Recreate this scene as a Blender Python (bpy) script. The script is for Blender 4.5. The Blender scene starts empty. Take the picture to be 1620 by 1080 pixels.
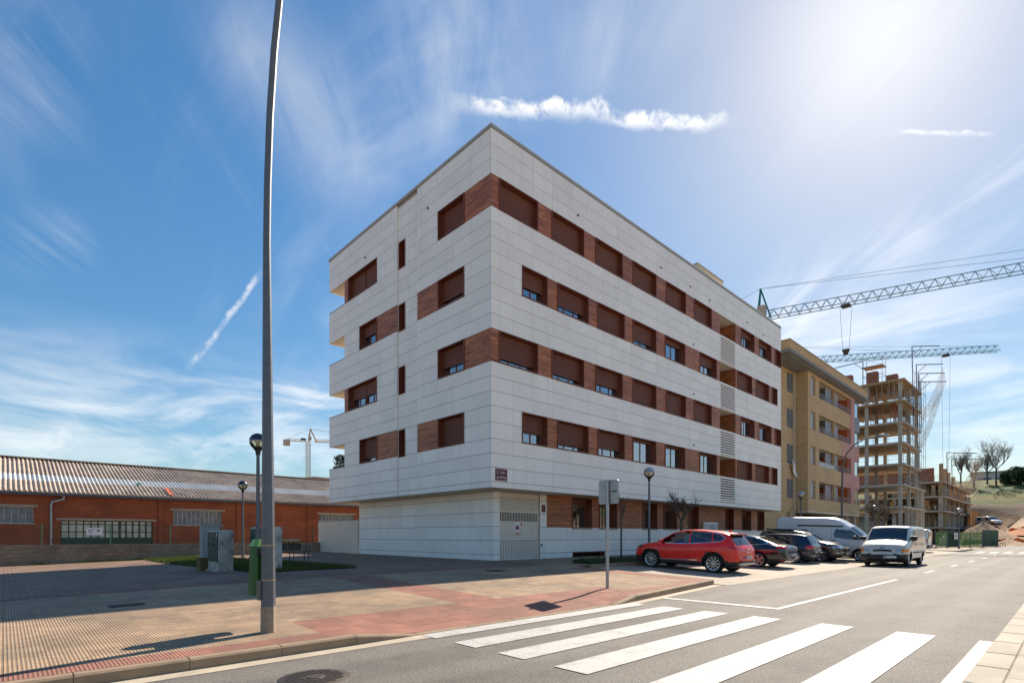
import bpy, bmesh, math, random
from mathutils import Vector, Matrix
random.seed(7)
R = math.radians
S = bpy.context.scene
COL = S.collection
# ------------------------------------------------------------------ camera
cd = bpy.data.cameras.new('camera'); cam = bpy.data.objects.new('camera', cd); COL.objects.link(cam)
cam.location = (0, 0, 1.5); cam.rotation_euler = (R(90), 0, R(-43.5))
cd.sensor_width = 36; cd.lens = 36 * 848 / 1620; cd.shift_y = 306 / 1620
cd.clip_start = .05; cd.clip_end = 4000
S.camera = cam
# ------------------------------------------------------------------ sun, sky
SUN_EL, SUN_AZ = 38.4, 12.0            # azimuth counter-clockwise from +X
sl = bpy.data.lights.new('sun', 'SUN'); sun = bpy.data.objects.new('sun', sl); COL.objects.link(sun)
sl.energy = 5.0; sl.angle = R(.55); sl.color = (1, .88, .73)
sd = Vector((math.cos(R(SUN_EL)) * math.cos(R(SUN_AZ)), math.cos(R(SUN_EL)) * math.sin(R(SUN_AZ)), math.sin(R(SUN_EL))))
sun.rotation_euler = sd.to_track_quat('Z', 'Y').to_euler(); sun.location = sd * 200
W = bpy.data.worlds.new('World'); S.world = W; W.use_nodes = True
wn = W.node_tree; wn.nodes.clear()
def N(nt, t, **k):
    n = nt.nodes.new(t)
    for a, b in k.items(): setattr(n, a, b)
    return n
class G:
    """small node-graph writer"""
    def __init__(s, nt): s.nt = nt
    def put(s, sock, v):
        if hasattr(v, 'is_linked') or isinstance(v, bpy.types.NodeSocket): s.nt.links.new(v, sock)
        elif v is not None: sock.default_value = v
    def m(s, op, a, b=None, c=None, clamp=False):
        n = N(s.nt, 'ShaderNodeMath', operation=op, use_clamp=clamp)
        s.put(n.inputs[0], a); s.put(n.inputs[1], b); s.put(n.inputs[2], c); return n.outputs[0]
    def vm(s, op, a, b=None, c=None):
        n = N(s.nt, 'ShaderNodeVectorMath', operation=op)
        s.put(n.inputs[0], a); s.put(n.inputs[1], b)
        if c is not None: s.put(n.inputs[2], c)
        return n.outputs['Value'] if op in ('DOT_PRODUCT', 'LENGTH') else n.outputs[0]
    def noise(s, vec, scale, detail=4, rough=.5, dist=0):
        n = N(s.nt, 'ShaderNodeTexNoise'); s.put(n.inputs['Vector'], vec); n.inputs['Scale'].default_value = scale
        n.inputs['Detail'].default_value = detail; n.inputs['Roughness'].default_value = rough; n.inputs['Distortion'].default_value = dist
        return n.outputs[0]
    def rng(s, v, a, b, c=0., d=1., kind='LINEAR'):
        n = N(s.nt, 'ShaderNodeMapRange', interpolation_type=kind); n.clamp = True
        s.put(n.inputs['Value'], v)
        for k, q in (('From Min', a), ('From Max', b), ('To Min', c), ('To Max', d)): n.inputs[k].default_value = q
        return n.outputs[0]
    def mix(s, f, a, b, blend='MIX'):
        n = N(s.nt, 'ShaderNodeMix', data_type='RGBA', blend_type=blend)
        s.put(n.inputs[0], f)
        for sock, v in ((n.inputs[6], a), (n.inputs[7], b)):
            if isinstance(v, (tuple, list)) and len(v) == 3: v = (*v, 1)
            s.put(sock, v)
        return n.outputs[2]
    def scale(s, col, f):
        n = N(s.nt, 'ShaderNodeVectorMath', operation='SCALE'); s.put(n.inputs[0], col); s.put(n.inputs['Scale'], f); return n.outputs[0]
    def mapv(s, vec, sc=(1, 1, 1), rot=(0, 0, 0), loc=(0, 0, 0)):
        n = N(s.nt, 'ShaderNodeMapping'); s.put(n.inputs[0], vec); n.inputs['Location'].default_value = loc
        n.inputs['Rotation'].default_value = rot; n.inputs['Scale'].default_value = sc; return n.outputs[0]
w = G(wn)
sky = N(wn, 'ShaderNodeTexSky', sky_type='NISHITA'); sky.sun_disc = False
sky.sun_elevation = R(SUN_EL); sky.sun_rotation = R(90 - SUN_AZ); sky.altitude = 400
sky.air_density = 1.0; sky.dust_density = .55; sky.ozone_density = 2.0
dirn = w.vm('NORMALIZE', N(wn, 'ShaderNodeTexCoord').outputs['Generated'])
sep = N(wn, 'ShaderNodeSeparateXYZ'); wn.links.new(dirn, sep.inputs[0])
zz = w.m('MAXIMUM', sep.outputs[2], .0)
flat = w.vm('DIVIDE', dirn, None)
cmb = N(wn, 'ShaderNodeCombineXYZ'); q = w.m('ADD', zz, .12)
for i in range(3): wn.links.new(q, cmb.inputs[i])
flat.node.inputs[1].default_value = (1, 1, 1); wn.links.new(cmb.outputs[0], flat.node.inputs[1])
# thin cirrus on a high flat layer
c1 = w.noise(w.mapv(flat, (1.1, .34, 0), (0, 0, R(62))), 1.5, 5, .64, .9)
c2 = w.noise(w.mapv(flat, (.8, .8, 0), (0, 0, R(20)), (3.1, 1.7, 0)), 1.0, 2, .5)
cir = w.m('MULTIPLY', w.rng(c1, .46, .80, 0, 1, 'SMOOTHSTEP'), w.rng(c2, .36, .66, 0, 1, 'SMOOTHSTEP'))
# fine streaked wisps
c3 = w.noise(w.mapv(w.mapv(flat, (1, 1, 1), (0, 0, R(40))), (2.6, .42, 0), (0, 0, 0), (7, 2, 0)), 1.5, 6, .66, .9)
c4 = w.noise(w.mapv(flat, (.8, .8, 0), (0, 0, 0), (1.3, 9.1, 0)), 1.1, 2, .5)
wis = w.m('MULTIPLY', w.rng(c3, .50, .78, 0, 1, 'SMOOTHSTEP'), w.rng(c4, .46, .64, 0, 1, 'SMOOTHSTEP'))
# low bank of thin cloud above the horizon
el = N(wn, 'ShaderNodeMath', operation='ARCSINE'); wn.links.new(zz, el.inputs[0]); el = el.outputs[0]
c5 = w.noise(w.mapv(dirn, (2.2, 2.2, 9.0), (0, 0, 0)), 1.5, 5, .62, .5)
low = w.m('MULTIPLY', w.m('MULTIPLY', w.rng(el, R(3), R(9), 0, 1, 'SMOOTHSTEP'), w.rng(el, R(11), R(19), 1, 0, 'SMOOTHSTEP')), w.rng(c5, .40, .68, 0, 1, 'SMOOTHSTEP'))
cl = w.m('ADD', w.m('MULTIPLY', cir, .52), w.m('MULTIPLY', wis, .30))
cl = w.m('ADD', cl, w.m('MULTIPLY', low, .40))
def sky_dir(x, y):                     # direction of a point of the sky, from azimuth offset tangents
    a = R(46.5); X, Z = (x - 810) / 848, (846 - y) / 848
    return Vector((X * math.sin(a) + math.cos(a), -X * math.cos(a) + math.sin(a), Z)).normalized()
def contrail(ax, ay, bx, by, width, wob, nscale, gain, lo=.35, hi=.6):
    A, B = sky_dir(ax, ay), sky_dir(bx, by)
    mid = (A + B).normalized(); t = (B - A); L = t.length; t.normalize(); nrm = A.cross(B).normalized()
    s = w.vm('DOT_PRODUCT', dirn, tuple(nrm)); p = w.vm('DOT_PRODUCT', dirn, tuple(t))
    nz = w.noise(dirn, nscale, 4, .64, .4); nz2 = w.noise(w.mapv(dirn, (1, 1, 1), (0, 0, 0), (5, 3, 2)), nscale * .35, 1, .5)
    s = w.m('ADD', s, w.m('MULTIPLY', w.m('SUBTRACT', nz2, .5), wob))
    s = w.m('ADD', s, w.m('MULTIPLY', w.m('SUBTRACT', nz, .5), wob * .9))
    e = w.rng(w.m('ABSOLUTE', s), width * .15, width, 1, 0, 'SMOOTHSTEP')
    p0 = t.dot(mid)
    ends = w.m('MULTIPLY', w.rng(p, p0 - L * .5, p0 - L * .28, 0, 1, 'SMOOTHSTEP'), w.rng(p, p0 + L * .34, p0 + L * .5, 1, 0, 'SMOOTHSTEP'))
    front = w.m('GREATER_THAN', w.vm('DOT_PRODUCT', dirn, tuple(mid)), .3)
    r = w.m('MULTIPLY', w.m('MULTIPLY', e, ends), w.m('MULTIPLY', front, w.rng(nz, lo, hi)))
    return w.m('MULTIPLY', r, gain)
for a_ in ((690, 160, 1180, 196, .0135, .032, 38, .9, .30, .64), (292, 592, 418, 424, .006, .012, 40, .5), (1405, 206, 1580, 214, .004, .008, 60, .4)):
    cl = w.m('ADD', cl, contrail(*a_))
STK = w.rng(c3, .38, .76); VEIL = w.rng(c5, .34, .72)
def wisp(ax, ay, bx, by, width, gain, fld, wob=1.2):
    A, B = sky_dir(ax, ay), sky_dir(bx, by)
    mid = (A + B).normalized(); t = (B - A); L = t.length; t.normalize(); nrm = A.cross(B).normalized()
    s = w.m('MULTIPLY_ADD', c2, width * wob * 2, w.m('SUBTRACT', w.vm('DOT_PRODUCT', dirn, tuple(nrm)), width * wob)); p = w.vm('DOT_PRODUCT', dirn, tuple(t)); p0 = t.dot(mid)
    e = w.rng(w.m('ABSOLUTE', s), 0, width, 1, 0, 'SMOOTHSTEP'); ends = w.rng(w.m('ABSOLUTE', w.m('SUBTRACT', p, p0)), L * .1, L * .55, 1, 0, 'SMOOTHSTEP')
    front = w.m('GREATER_THAN', w.vm('DOT_PRODUCT', dirn, tuple(mid)), .3)
    return w.m('MULTIPLY', w.m('MULTIPLY', e, ends), w.m('MULTIPLY', w.m('MULTIPLY', front, fld), gain))
for a_ in ((300, -60, 600, 330, .10, .40, STK), (20, -60, 60, 250, .08, .36, STK), (640, -80, 760, 260, .20, .38, STK), (930, -60, 1010, 150, .12, .3, STK), (-60, 610, 600, 650, .08, .5, VEIL), (1180, 540, 1330, 340, .09, .42, STK), (1340, 420, 1460, 310, .07, .36, STK), (1150, 520, 1660, 480, .13, .40, VEIL), (-30, 360, 160, 370, .05, .36, STK)):
    cl = w.m('ADD', cl, wisp(*a_))
cl = w.m('MINIMUM', cl, .9)
lum0 = w.vm('DOT_PRODUCT', sky.outputs[0], (.3, .4, .3))
skc = w.scale(sky.outputs[0], w.m('DIVIDE', 6.5, w.m('ADD', lum0, 6.5)))     # soft shoulder on the brightest sky
hs = N(wn, 'ShaderNodeHueSaturation'); hs.inputs['Saturation'].default_value = 1.28; wn.links.new(skc, hs.inputs['Color'])
lum = w.vm('DOT_PRODUCT', skc, (.25, .4, .35))
cloudcol = w.scale((1, .99, .975), w.m('ADD', w.m('MULTIPLY', lum, .6), 3.9))
cloudcol.node.inputs[0].default_value = (1, .99, .975)
tint = w.vm('MULTIPLY', hs.outputs[0], (1.0, 1.01, .93))
aur = w.m('POWER', w.m('MAXIMUM', w.vm('DOT_PRODUCT', dirn, tuple(sd)), 0.), 150.)      # white aureole close round the sun
tint = w.vm('ADD', tint, w.scale((1, .98, .94), w.m('MULTIPLY', aur, .95)))
for nd in wn.nodes:
    if nd.type == 'VECT_MATH' and nd.operation == 'SCALE' and not nd.inputs[0].is_linked: nd.inputs[0].default_value = (1, .985, .96)
skycol = w.mix(cl, tint, cloudcol)
bg = N(wn, 'ShaderNodeBackground'); wn.links.new(skycol, bg.inputs[0]); bg.inputs[1].default_value = .140
wo = N(wn, 'ShaderNodeOutputWorld'); wn.links.new(bg.outputs[0], wo.inputs[0])
vs = S.view_settings; vs.view_transform = 'Standard'; vs.look = 'None'; vs.gamma = 1; vs.use_curve_mapping = False; vs.exposure = .68

# ------------------------------------------------------------------ helpers
def tag(o, label=None, cat=None, group=None, kind=None):
    if label: o['label'] = label
    if cat: o['category'] = cat
    if group: o['group'] = group
    if kind: o['kind'] = kind
    return o
def empty(name, loc=(0, 0, 0), rz=0, label=None, cat=None, group=None):
    o = bpy.data.objects.new(name, None); COL.objects.link(o); o.location = loc; o.rotation_euler = (0, 0, rz); o.empty_display_size = .2
    return tag(o, label, cat, group)
def inst(name, me, parent=None, loc=(0, 0, 0), rot=(0, 0, 0), scale=(1, 1, 1)):
    o = bpy.data.objects.new(name, me); COL.objects.link(o); o.location = loc; o.rotation_euler = rot; o.scale = scale
    if parent: o.parent = parent
    return o
def dup(root, loc, rz=0, label=None):
    r = root.copy(); COL.objects.link(r); r.location = loc; r.rotation_euler = (0, 0, rz)
    if label: r['label'] = label
    for ch in list(root.children):
        c = ch.copy(); COL.objects.link(c); c.parent = r
        for gch in list(ch.children):
            d = gch.copy(); COL.objects.link(d); d.parent = c
    return r
class MB:
    def __init__(s): s.v = []; s.f = []
    def box(s, x0, x1, y0, y1, z0, z1):
        if x0 > x1: x0, x1 = x1, x0
        if y0 > y1: y0, y1 = y1, y0
        if z0 > z1: z0, z1 = z1, z0
        n = len(s.v)
        s.v += [(x, y, z) for z in (z0, z1) for y in (y0, y1) for x in (x0, x1)]
        s.f += [tuple(n + i for i in q) for q in ((0, 2, 3, 1), (4, 5, 7, 6), (0, 1, 5, 4), (2, 6, 7, 3), (0, 4, 6, 2), (1, 3, 7, 5))]
        return s
    def cbox(s, x0, x1, y0, y1, z0, z1, c=.02):        # box with chamfered top edges
        n = len(s.v)
        s.v += [(x, y, z0) for y in (y0, y1) for x in (x0, x1)]
        s.v += [(x, y, z1 - c) for y in (y0, y1) for x in (x0, x1)]
        s.v += [(x, y, z1) for y in (y0 + c, y1 - c) for x in (x0 + c, x1 - c)]
        for a in (0, 4):
            s.f += [tuple(n + a + i for i in q) for q in ((0, 1, 5, 4), (1, 3, 7, 5), (3, 2, 6, 7), (2, 0, 4, 6))]
        s.f += [tuple(n + i for i in (8, 9, 11, 10)), tuple(n + i for i in (0, 2, 3, 1))]
        return s
    def quad(s, a, b, c, d):
        n = len(s.v); s.v += [tuple(a), tuple(b), tuple(c), tuple(d)]; s.f.append((n, n + 1, n + 2, n + 3)); return s
    def tri(s, a, b, c):
        n = len(s.v); s.v += [tuple(a), tuple(b), tuple(c)]; s.f.append((n, n + 1, n + 2)); return s
    def tube(s, pts, rad, n=8, cap=True, twist=0):
        pts = [Vector(p) for p in pts]
        if not isinstance(rad, (list, tuple)): rad = [rad] * len(pts)
        b = len(s.v); prev = None
        for i, p in enumerate(pts):
            d = (pts[min(i + 1, len(pts) - 1)] - pts[max(i - 1, 0)])
            d = d.normalized() if d.length > 1e-9 else Vector((0, 0, 1))
            if prev is None: a = Vector((0, 0, 1)) if abs(d.z) < .9 else Vector((1, 0, 0)); x = d.cross(a).normalized()
            else: x = (prev - d * prev.dot(d)); x = x.normalized() if x.length > 1e-6 else d.orthogonal().normalized()
            prev = x; y = d.cross(x)
            for k in range(n):
                t = 2 * math.pi * k / n + twist
                s.v.append(tuple(p + (x * math.cos(t) + y * math.sin(t)) * rad[i]))
        for i in range(len(pts) - 1):
            for k in range(n):
                s.f.append((b + i * n + k, b + i * n + (k + 1) % n, b + (i + 1) * n + (k + 1) % n, b + (i + 1) * n + k))
        if cap:
            s.f.append(tuple(b + k for k in reversed(range(n)))); e = b + (len(pts) - 1) * n; s.f.append(tuple(e + k for k in range(n)))
        return s
    def bar(s, a, b, r=.02, n=4): return s.tube([a, b], r, n, True, math.pi / 4)
    def lathe(s, prof, c=(0, 0, 0), n=20, axis='z'):
        b = len(s.v)
        for r, h in prof:
            for k in range(n):
                t = 2 * math.pi * k / n; x, y = r * math.cos(t), r * math.sin(t)
                s.v.append((c[0] + x, c[1] + y, c[2] + h) if axis == 'z' else (c[0] + x, c[1] + h, c[2] + y))
        for i in range(len(prof) - 1):
            for k in range(n): s.f.append((b + i * n + k, b + i * n + (k + 1) % n, b + (i + 1) * n + (k + 1) % n, b + (i + 1) * n + k))
        return s
    def prism(s, poly, d0, d1, axis='y'):               # poly in the plane across axis
        f = {'y': lambda p, d: (p[0], d, p[1]), 'x': lambda p, d: (d, p[0], p[1]), 'z': lambda p, d: (p[0], p[1], d)}[axis]
        n = len(s.v); k = len(poly)
        s.v += [f(p, d0) for p in poly] + [f(p, d1) for p in poly]
        s.f += [(n + i, n + (i + 1) % k, n + k + (i + 1) % k, n + k + i) for i in range(k)]
        s.f += [tuple(n + i for i in reversed(range(k))), tuple(n + k + i for i in range(k))]
        return s
    def mesh(s, name='m', mat=None, smooth=False, fix=False):
        me = bpy.data.meshes.new(name); me.from_pydata(s.v, [], s.f)
        if mat: me.materials.append(mat)
        if fix:
            bm = bmesh.new(); bm.from_mesh(me); bmesh.ops.recalc_face_normals(bm, faces=bm.faces); bm.to_mesh(me); bm.free()
        if smooth:
            me.polygons.foreach_set('use_smooth', [True] * len(me.polygons))
            if smooth != 'all': me.set_sharp_from_angle(angle=R(38))
        me.update(); return me
    def build(s, name, mat, parent=None, smooth=False, fix=True, kind=None, loc=(0, 0, 0)):
        o = inst(name, s.mesh(name, mat, smooth, fix), parent, loc)
        if kind: o['kind'] = kind
        return o
def B(name, mat, parent, *b, **k): return MB().box(*b).build(name, mat, parent, fix=False, **k)

# ------------------------------------------------------------------ materials
def newmat(name):
    m = bpy.data.materials.new(name); m.use_nodes = True; nt = m.node_tree; g = G(nt)
    b = nt.nodes['Principled BSDF']; geo = N(nt, 'ShaderNodeNewGeometry'); return m, nt, g, b, geo
def setc(nt, b, col):
    if isinstance(col, (tuple, list)): b.inputs['Base Color'].default_value = (*col[:3], 1)
    else: nt.links.new(col, b.inputs['Base Color'])
def bump(nt, b, h, strength=.5, dist=.01):
    n = N(nt, 'ShaderNodeBump'); n.inputs['Strength'].default_value = strength; n.inputs['Distance'].default_value = dist
    nt.links.new(h, n.inputs['Height']); nt.links.new(n.outputs[0], b.inputs['Normal'])
def mat(name, col, rough=.75, metal=0, var=.15, vs=2.5, fine=.08, fs=60, isl=0., bmp=0., bs=80., bd=.005, stain=None, sts=.5, emit=None, spec=.5, streak=0.):
    m, nt, g, b, geo = newmat(name); p = geo.outputs['Position']
    f = g.m('ADD', g.rng(g.noise(p, vs, 5, .6), .25, .75, 1 - var, 1 + var), g.rng(g.noise(p, fs, 3, .6), .25, .75, -fine, fine))
    if isl:
        oi = N(nt, 'ShaderNodeObjectInfo')
        r = g.m('FRACT', g.m('ADD', oi.outputs['Random'], geo.outputs['Random Per Island']))
        f = g.m('ADD', f, g.rng(r, 0, 1, -isl, isl))
    if streak: f = g.m('SUBTRACT', f, g.m('MULTIPLY', g.rng(g.noise(g.mapv(p, (3.2, 3.2, .16)), 1.0, 5, .6), .5, .75), streak))
    c = g.scale((*col,), f); c.node.inputs[0].default_value = col
    if stain: c = g.mix(g.rng(g.noise(p, sts, 6, .65, .3), .48, .72), c, stain)
    setc(nt, b, c); b.inputs['Roughness'].default_value = rough; b.inputs['Metallic'].default_value = metal
    b.inputs['Specular IOR Level'].default_value = spec
    if bmp: bump(nt, b, g.noise(p, bs, 4, .6), bmp, bd)
    if emit: b.inputs['Emission Color'].default_value = (*emit, 1); b.inputs['Emission Strength'].default_value = 1
    return m
def glass_mat(name, tint=(.35, .42, .42), gloss=.28, rough=.015):
    m, nt, g, b, geo = newmat(name); nt.nodes.remove(b); out = nt.nodes['Material Output']
    t = N(nt, 'ShaderNodeBsdfTransparent'); t.inputs[0].default_value = (*tint, 1)
    gl = N(nt, 'ShaderNodeBsdfGlossy'); gl.inputs['Roughness'].default_value = rough; gl.inputs['Color'].default_value = (.95, .97, 1, 1)
    fr = N(nt, 'ShaderNodeFresnel'); fr.inputs[0].default_value = 1.5
    fac = g.m('MINIMUM', g.m('ADD', fr.outputs[0], gloss), 1.)
    mx = N(nt, 'ShaderNodeMixShader'); nt.links.new(fac, mx.inputs[0]); nt.links.new(t.outputs[0], mx.inputs[1]); nt.links.new(gl.outputs[0], mx.inputs[2])
    nt.links.new(mx.outputs[0], out.inputs[0]); return m
def paint_mat(name, col, metal=.0, rough=.28, coat=1.):
    m, nt, g, b, geo = newmat(name); p = geo.outputs['Position']
    z = N(nt, 'ShaderNodeSeparateXYZ'); nt.links.new(p, z.inputs[0])
    dirt = g.m('MULTIPLY', g.rng(z.outputs[2], .75, .15, 0, .4), g.rng(g.noise(p, 6, 5, .7), .35, .7))
    c = g.mix(dirt, col, (.23, .19, .15)); setc(nt, b, c)
    b.inputs['Metallic'].default_value = metal; nt.links.new(g.m('ADD', g.m('MULTIPLY', dirt, .5), rough), b.inputs['Roughness'])
    b.inputs['Coat Weight'].default_value = coat; b.inputs['Coat Roughness'].default_value = .04; return m
M = {}
# ------------------------------------------------------------------ ground surfaces
def sm(t): t = min(max(t, 0), 1); return t * t * (3 - 2 * t)
def gh(u, v):
    z = .13 + (.032 - .003 * min(max(6 - u, 0), 6)) * (min(max(v, 6.8), 16.2) - 6.8); s = sm((v - 14.3) / 16)
    return z * (1 - s) + (.43 - .026 * min(max(14 - u, 0), 20)) * s
def GH(u, v):                            # with the dropped kerb at the crossing
    wgt = min(max(u - 3.5, 0), 1) * (1 - min(max(u - 9.5, 0), 1)) * (1 - min(max((v - 6.92) / 1.45, 0), 1))
    return gh(u, v) * (1 - wgt) + .018 * wgt
def vk(u): return 6.77 + .8 * min(max((u - 9.5) / 6.1, 0), 1)     # kerb line, easing back towards the bays
def bay(v): return .004 + .038 * (v - 7.15)
def asphalt():
    m, nt, g, b, geo = newmat('asphalt'); p = geo.outputs['Position']
    big = g.noise(p, .35, 5, .6); mid = g.noise(p, 2.2, 5, .65); sp = g.noise(p, 62, 2, .8); sp2 = g.noise(p, 24, 3, .75)
    c = g.mix(g.rng(big, .35, .68), (.118, .106, .089), (.170, .154, .130))
    c = g.mix(g.rng(mid, .48, .72, 0, .75), c, (.088, .08, .069))
    lane = N(nt, 'ShaderNodeSeparateXYZ'); nt.links.new(p, lane.inputs[0])
    y = lane.outputs[1]
    for yc in (1.65, 3.25, 4.75, 6.15):
        tr = g.rng(g.m('ABSOLUTE', g.m('SUBTRACT', g.m('ADD', y, g.m('MULTIPLY', g.m('SUBTRACT', big, .5), .6)), yc)), .1, .45, 1, 0, 'SMOOTHSTEP')
        c = g.mix(g.m('MULTIPLY', tr, .38), c, (.215, .195, .165))
    c = g.scale(c, g.m('ADD', g.rng(sp, .33, .67, .35, 1.65), g.rng(sp2, .32, .68, -.3, .3)))
    # long repaired cracks
    vor = N(nt, 'ShaderNodeTexVoronoi', feature='DISTANCE_TO_EDGE'); vor.inputs['Scale'].default_value = .22
    nt.links.new(g.vm('ADD', p, g.scale(g.noise(p, 1.2, 5, .6), 1.2)), vor.inputs['Vector'])
    ck = g.m('MULTIPLY', g.rng(vor.outputs[0], .0, .006, 1, 0), g.rng(g.noise(p, .25, 2, .5), .5, .6))
    c = g.mix(g.m('MULTIPLY', ck, .75), c, (.05, .046, .042))
    oil = g.m('MULTIPLY', g.rng(g.noise(p, .9, 4, .6), .64, .74), .5); c = g.mix(oil, c, (.09, .085, .08))
    setc(nt, b, c); b.inputs['Roughness'].default_value = .82
    bump(nt, b, g.m('ADD', sp, sp2), .75, .006); return m
M['asphalt'] = asphalt()
def paint_line():
    m, nt, g, b, geo = newmat('road_paint'); p = geo.outputs['Position']
    n1 = g.noise(p, 55, 4, .75); n2 = g.noise(p, 3, 5, .7)
    wear = g.rng(g.m('ADD', g.m('MULTIPLY', n1, .6), g.m('MULTIPLY', n2, .4)), .50, .62)
    vor = N(nt, 'ShaderNodeTexVoronoi', feature='DISTANCE_TO_EDGE'); vor.inputs['Scale'].default_value = 7
    nt.links.new(g.vm('ADD', p, g.scale(g.noise(p, 9, 4, .6), .12)), vor.inputs['Vector'])
    cr = g.m('MULTIPLY', g.rng(vor.outputs[0], 0, .035, 1, 0), g.rng(n2, .46, .56))
    c = g.mix(g.m('MAXIMUM', g.m('MULTIPLY', wear, .8), g.m('MULTIPLY', cr, .85)), (.53, .515, .48), (.15, .138, .12))
    setc(nt, b, g.scale(c, g.rng(n2, .3, .7, .9, 1.06))); b.inputs['Roughness'].default_value = .65; bump(nt, b, n1, .4, .004); return m
M['line'] = paint_line()
def tile_mat(name, col, dirt):
    m, nt, g, b, geo = newmat(name); p = geo.outputs['Position']
    sx = N(nt, 'ShaderNodeSeparateXYZ'); nt.links.new(p, sx.inputs[0])
    wv = g.m('SINE', g.m('MULTIPLY', sx.outputs[0], 2 * math.pi / .0357)); wv = g.rng(wv, -.55, .55, 0, 1, 'SMOOTHSTEP')
    wy = g.m('SINE', g.m('MULTIPLY', sx.outputs[1], 2 * math.pi / .1)); wy = g.rng(wy, .82, .98, 1, .0, 'SMOOTHSTEP')
    rid = g.m('MULTIPLY', wv, wy)
    big = g.noise(p, .55, 6, .65, .4); mid = g.noise(p, 5, 4, .6)
    oi = N(nt, 'ShaderNodeObjectInfo'); rnd = g.m('FRACT', g.m('ADD', oi.outputs['Random'], geo.outputs['Random Per Island']))
    c = g.mix(g.rng(big, .42, .62), col, dirt); c = g.mix(g.rng(g.noise(p, 1.7, 5, .7), .56, .70, 0, .55), c, tuple(min(1, q * 1.35) for q in col)); c = g.mix(g.rng(g.noise(p, 3.1, 3, .6), .66, .72, 0, .6), c, tuple(q * .45 for q in dirt))
    c = g.scale(c, g.m('ADD', g.rng(mid, .25, .75, .86, 1.14), g.rng(rnd, 0, 1, -.13, .13)))
    c = g.scale(c, g.rng(rid, 0, 1, .62, 1.06)); setc(nt, b, c); b.inputs['Roughness'].default_value = .85
    bump(nt, b, rid, .8, .007); return m
M['tile'] = tile_mat('sidewalk_tile', (.435, .295, .182), (.30, .215, .142))
M['tile_red'] = tile_mat('sidewalk_tile_red', (.38, .165, .112), (.30, .142, .10))
def paver():
    m, nt, g, b, geo = newmat('block_paving'); p = geo.outputs['Position']
    br = N(nt, 'ShaderNodeTexBrick'); nt.links.new(p, br.inputs['Vector']); br.inputs['Scale'].default_value = 1
    br.inputs['Brick Width'].default_value = .24; br.inputs['Row Height'].default_value = .16; br.inputs['Mortar Size'].default_value = .014; br.inputs['Mortar Smooth'].default_value = .3
    br.inputs['Color1'].default_value = (.29, .175, .112, 1); br.inputs['Color2'].default_value = (.21, .128, .085, 1); br.inputs['Mortar'].default_value = (.10, .08, .06, 1)
    c = g.scale(br.outputs[0], g.rng(g.noise(p, .8, 5, .6), .3, .7, .75, 1.2)); setc(nt, b, c); b.inputs['Roughness'].default_value = .88
    bump(nt, b, br.outputs['Fac'], -.8, .012) if False else bump(nt, b, g.m('SUBTRACT', 1., br.outputs['Fac']), .8, .012); return m
M['paver'] = paver()
M['kerb'] = mat('kerb_concrete', (.30, .212, .135), .85, var=.25, vs=3, fine=.14, fs=90, isl=.06, bmp=.4, bs=70)
M['gutter'] = mat('gutter_concrete', (.46, .39, .29), .85, var=.2, vs=2, fine=.12, fs=80, bmp=.3)
M['pale'] = mat('pale_concrete', (.44, .385, .30), .85, var=.16, vs=1.2, fine=.12, fs=70, bmp=.3, stain=(.30, .26, .20), sts=.9)
M['bay'] = mat('bay_concrete', (.40, .33, .255), .85, var=.16, vs=.8, fine=.1, fs=60, bmp=.3, stain=(.27, .23, .185), sts=.7)
M['earth'] = mat('bare_earth', (.36, .255, .155), .95, var=.3, vs=.25, fine=.2, fs=6, bmp=.6, bs=5, bd=.1)
M['asphalt_join'] = mat('dark_joint', (.12, .10, .085), .9)
def sheet(name, mt, poly, zf, nu=1, nv=1, label=None):
    """polygon given as (u0,u1,v0,v1) grid with height function"""
    u0, u1, v0, v1 = poly; mb = MB()
    for i in range(nu + 1):
        for j in range(nv + 1):
            u, v = u0 + (u1 - u0) * i / nu, v0 + (v1 - v0) * j / nv; mb.v.append((u, v, zf(u, v)))
    for i in range(nu):
        for j in range(nv):
            a = i * (nv + 1) + j; mb.f.append((a, a + nv + 1, a + nv + 2, a + 1))
    o = mb.build(name, mt, fix=False); return tag(o, label, kind='structure')
def ground_z(u, v):
    return -.12
gm = MB(); gm.quad((-1500, -1500, -.12), (1500, -1500, -.12), (1500, 1500, -.12), (-1500, 1500, -.12)); tag(gm.build('ground', M['earth'], fix=False), kind='structure')
rd = MB(); top = [(-60, 6.52), (9.5, 6.52), (15.62, 7.32), (15.66, 7.15), (190, 7.15)]
for (a, va), (b, vb) in zip(top, top[1:]): rd.quad((a, .8, 0), (b, .8, 0), (b, vb, 0), (a, va, 0))
tag(rd.build('road', M['asphalt'], fix=False), kind='structure')
sheet('side_road', M['asphalt'], (70.5, 79.5, 7.155, 60), lambda u, v: -.004, 1, 1)
sheet('parking_bays', M['bay'], (15.67, 62.5, 7.155, 12.9), lambda u, v: bay(v), 1, 1)
gt = MB(); pts_ = [-30, 9.5, 15.62]
for a, b in zip(pts_, pts_[1:]): gt.quad((a, vk(a) - .26, .004), (b, vk(b) - .26, .004), (b, vk(b) + .01, .004), (a, vk(a) + .01, .004))
tag(gt.build('gutter', M['gutter'], fix=False), kind='structure')
fp = tag(empty('far_pavement'), kind='structure')
B('kerb', M['kerb'], fp, 62.5, 70.5, 7.2, 7.36, -.1, .12); B('paving', M['bay'], fp, 62.5, 70.5, 7.36, 14.1, -.1, .118)
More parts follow.
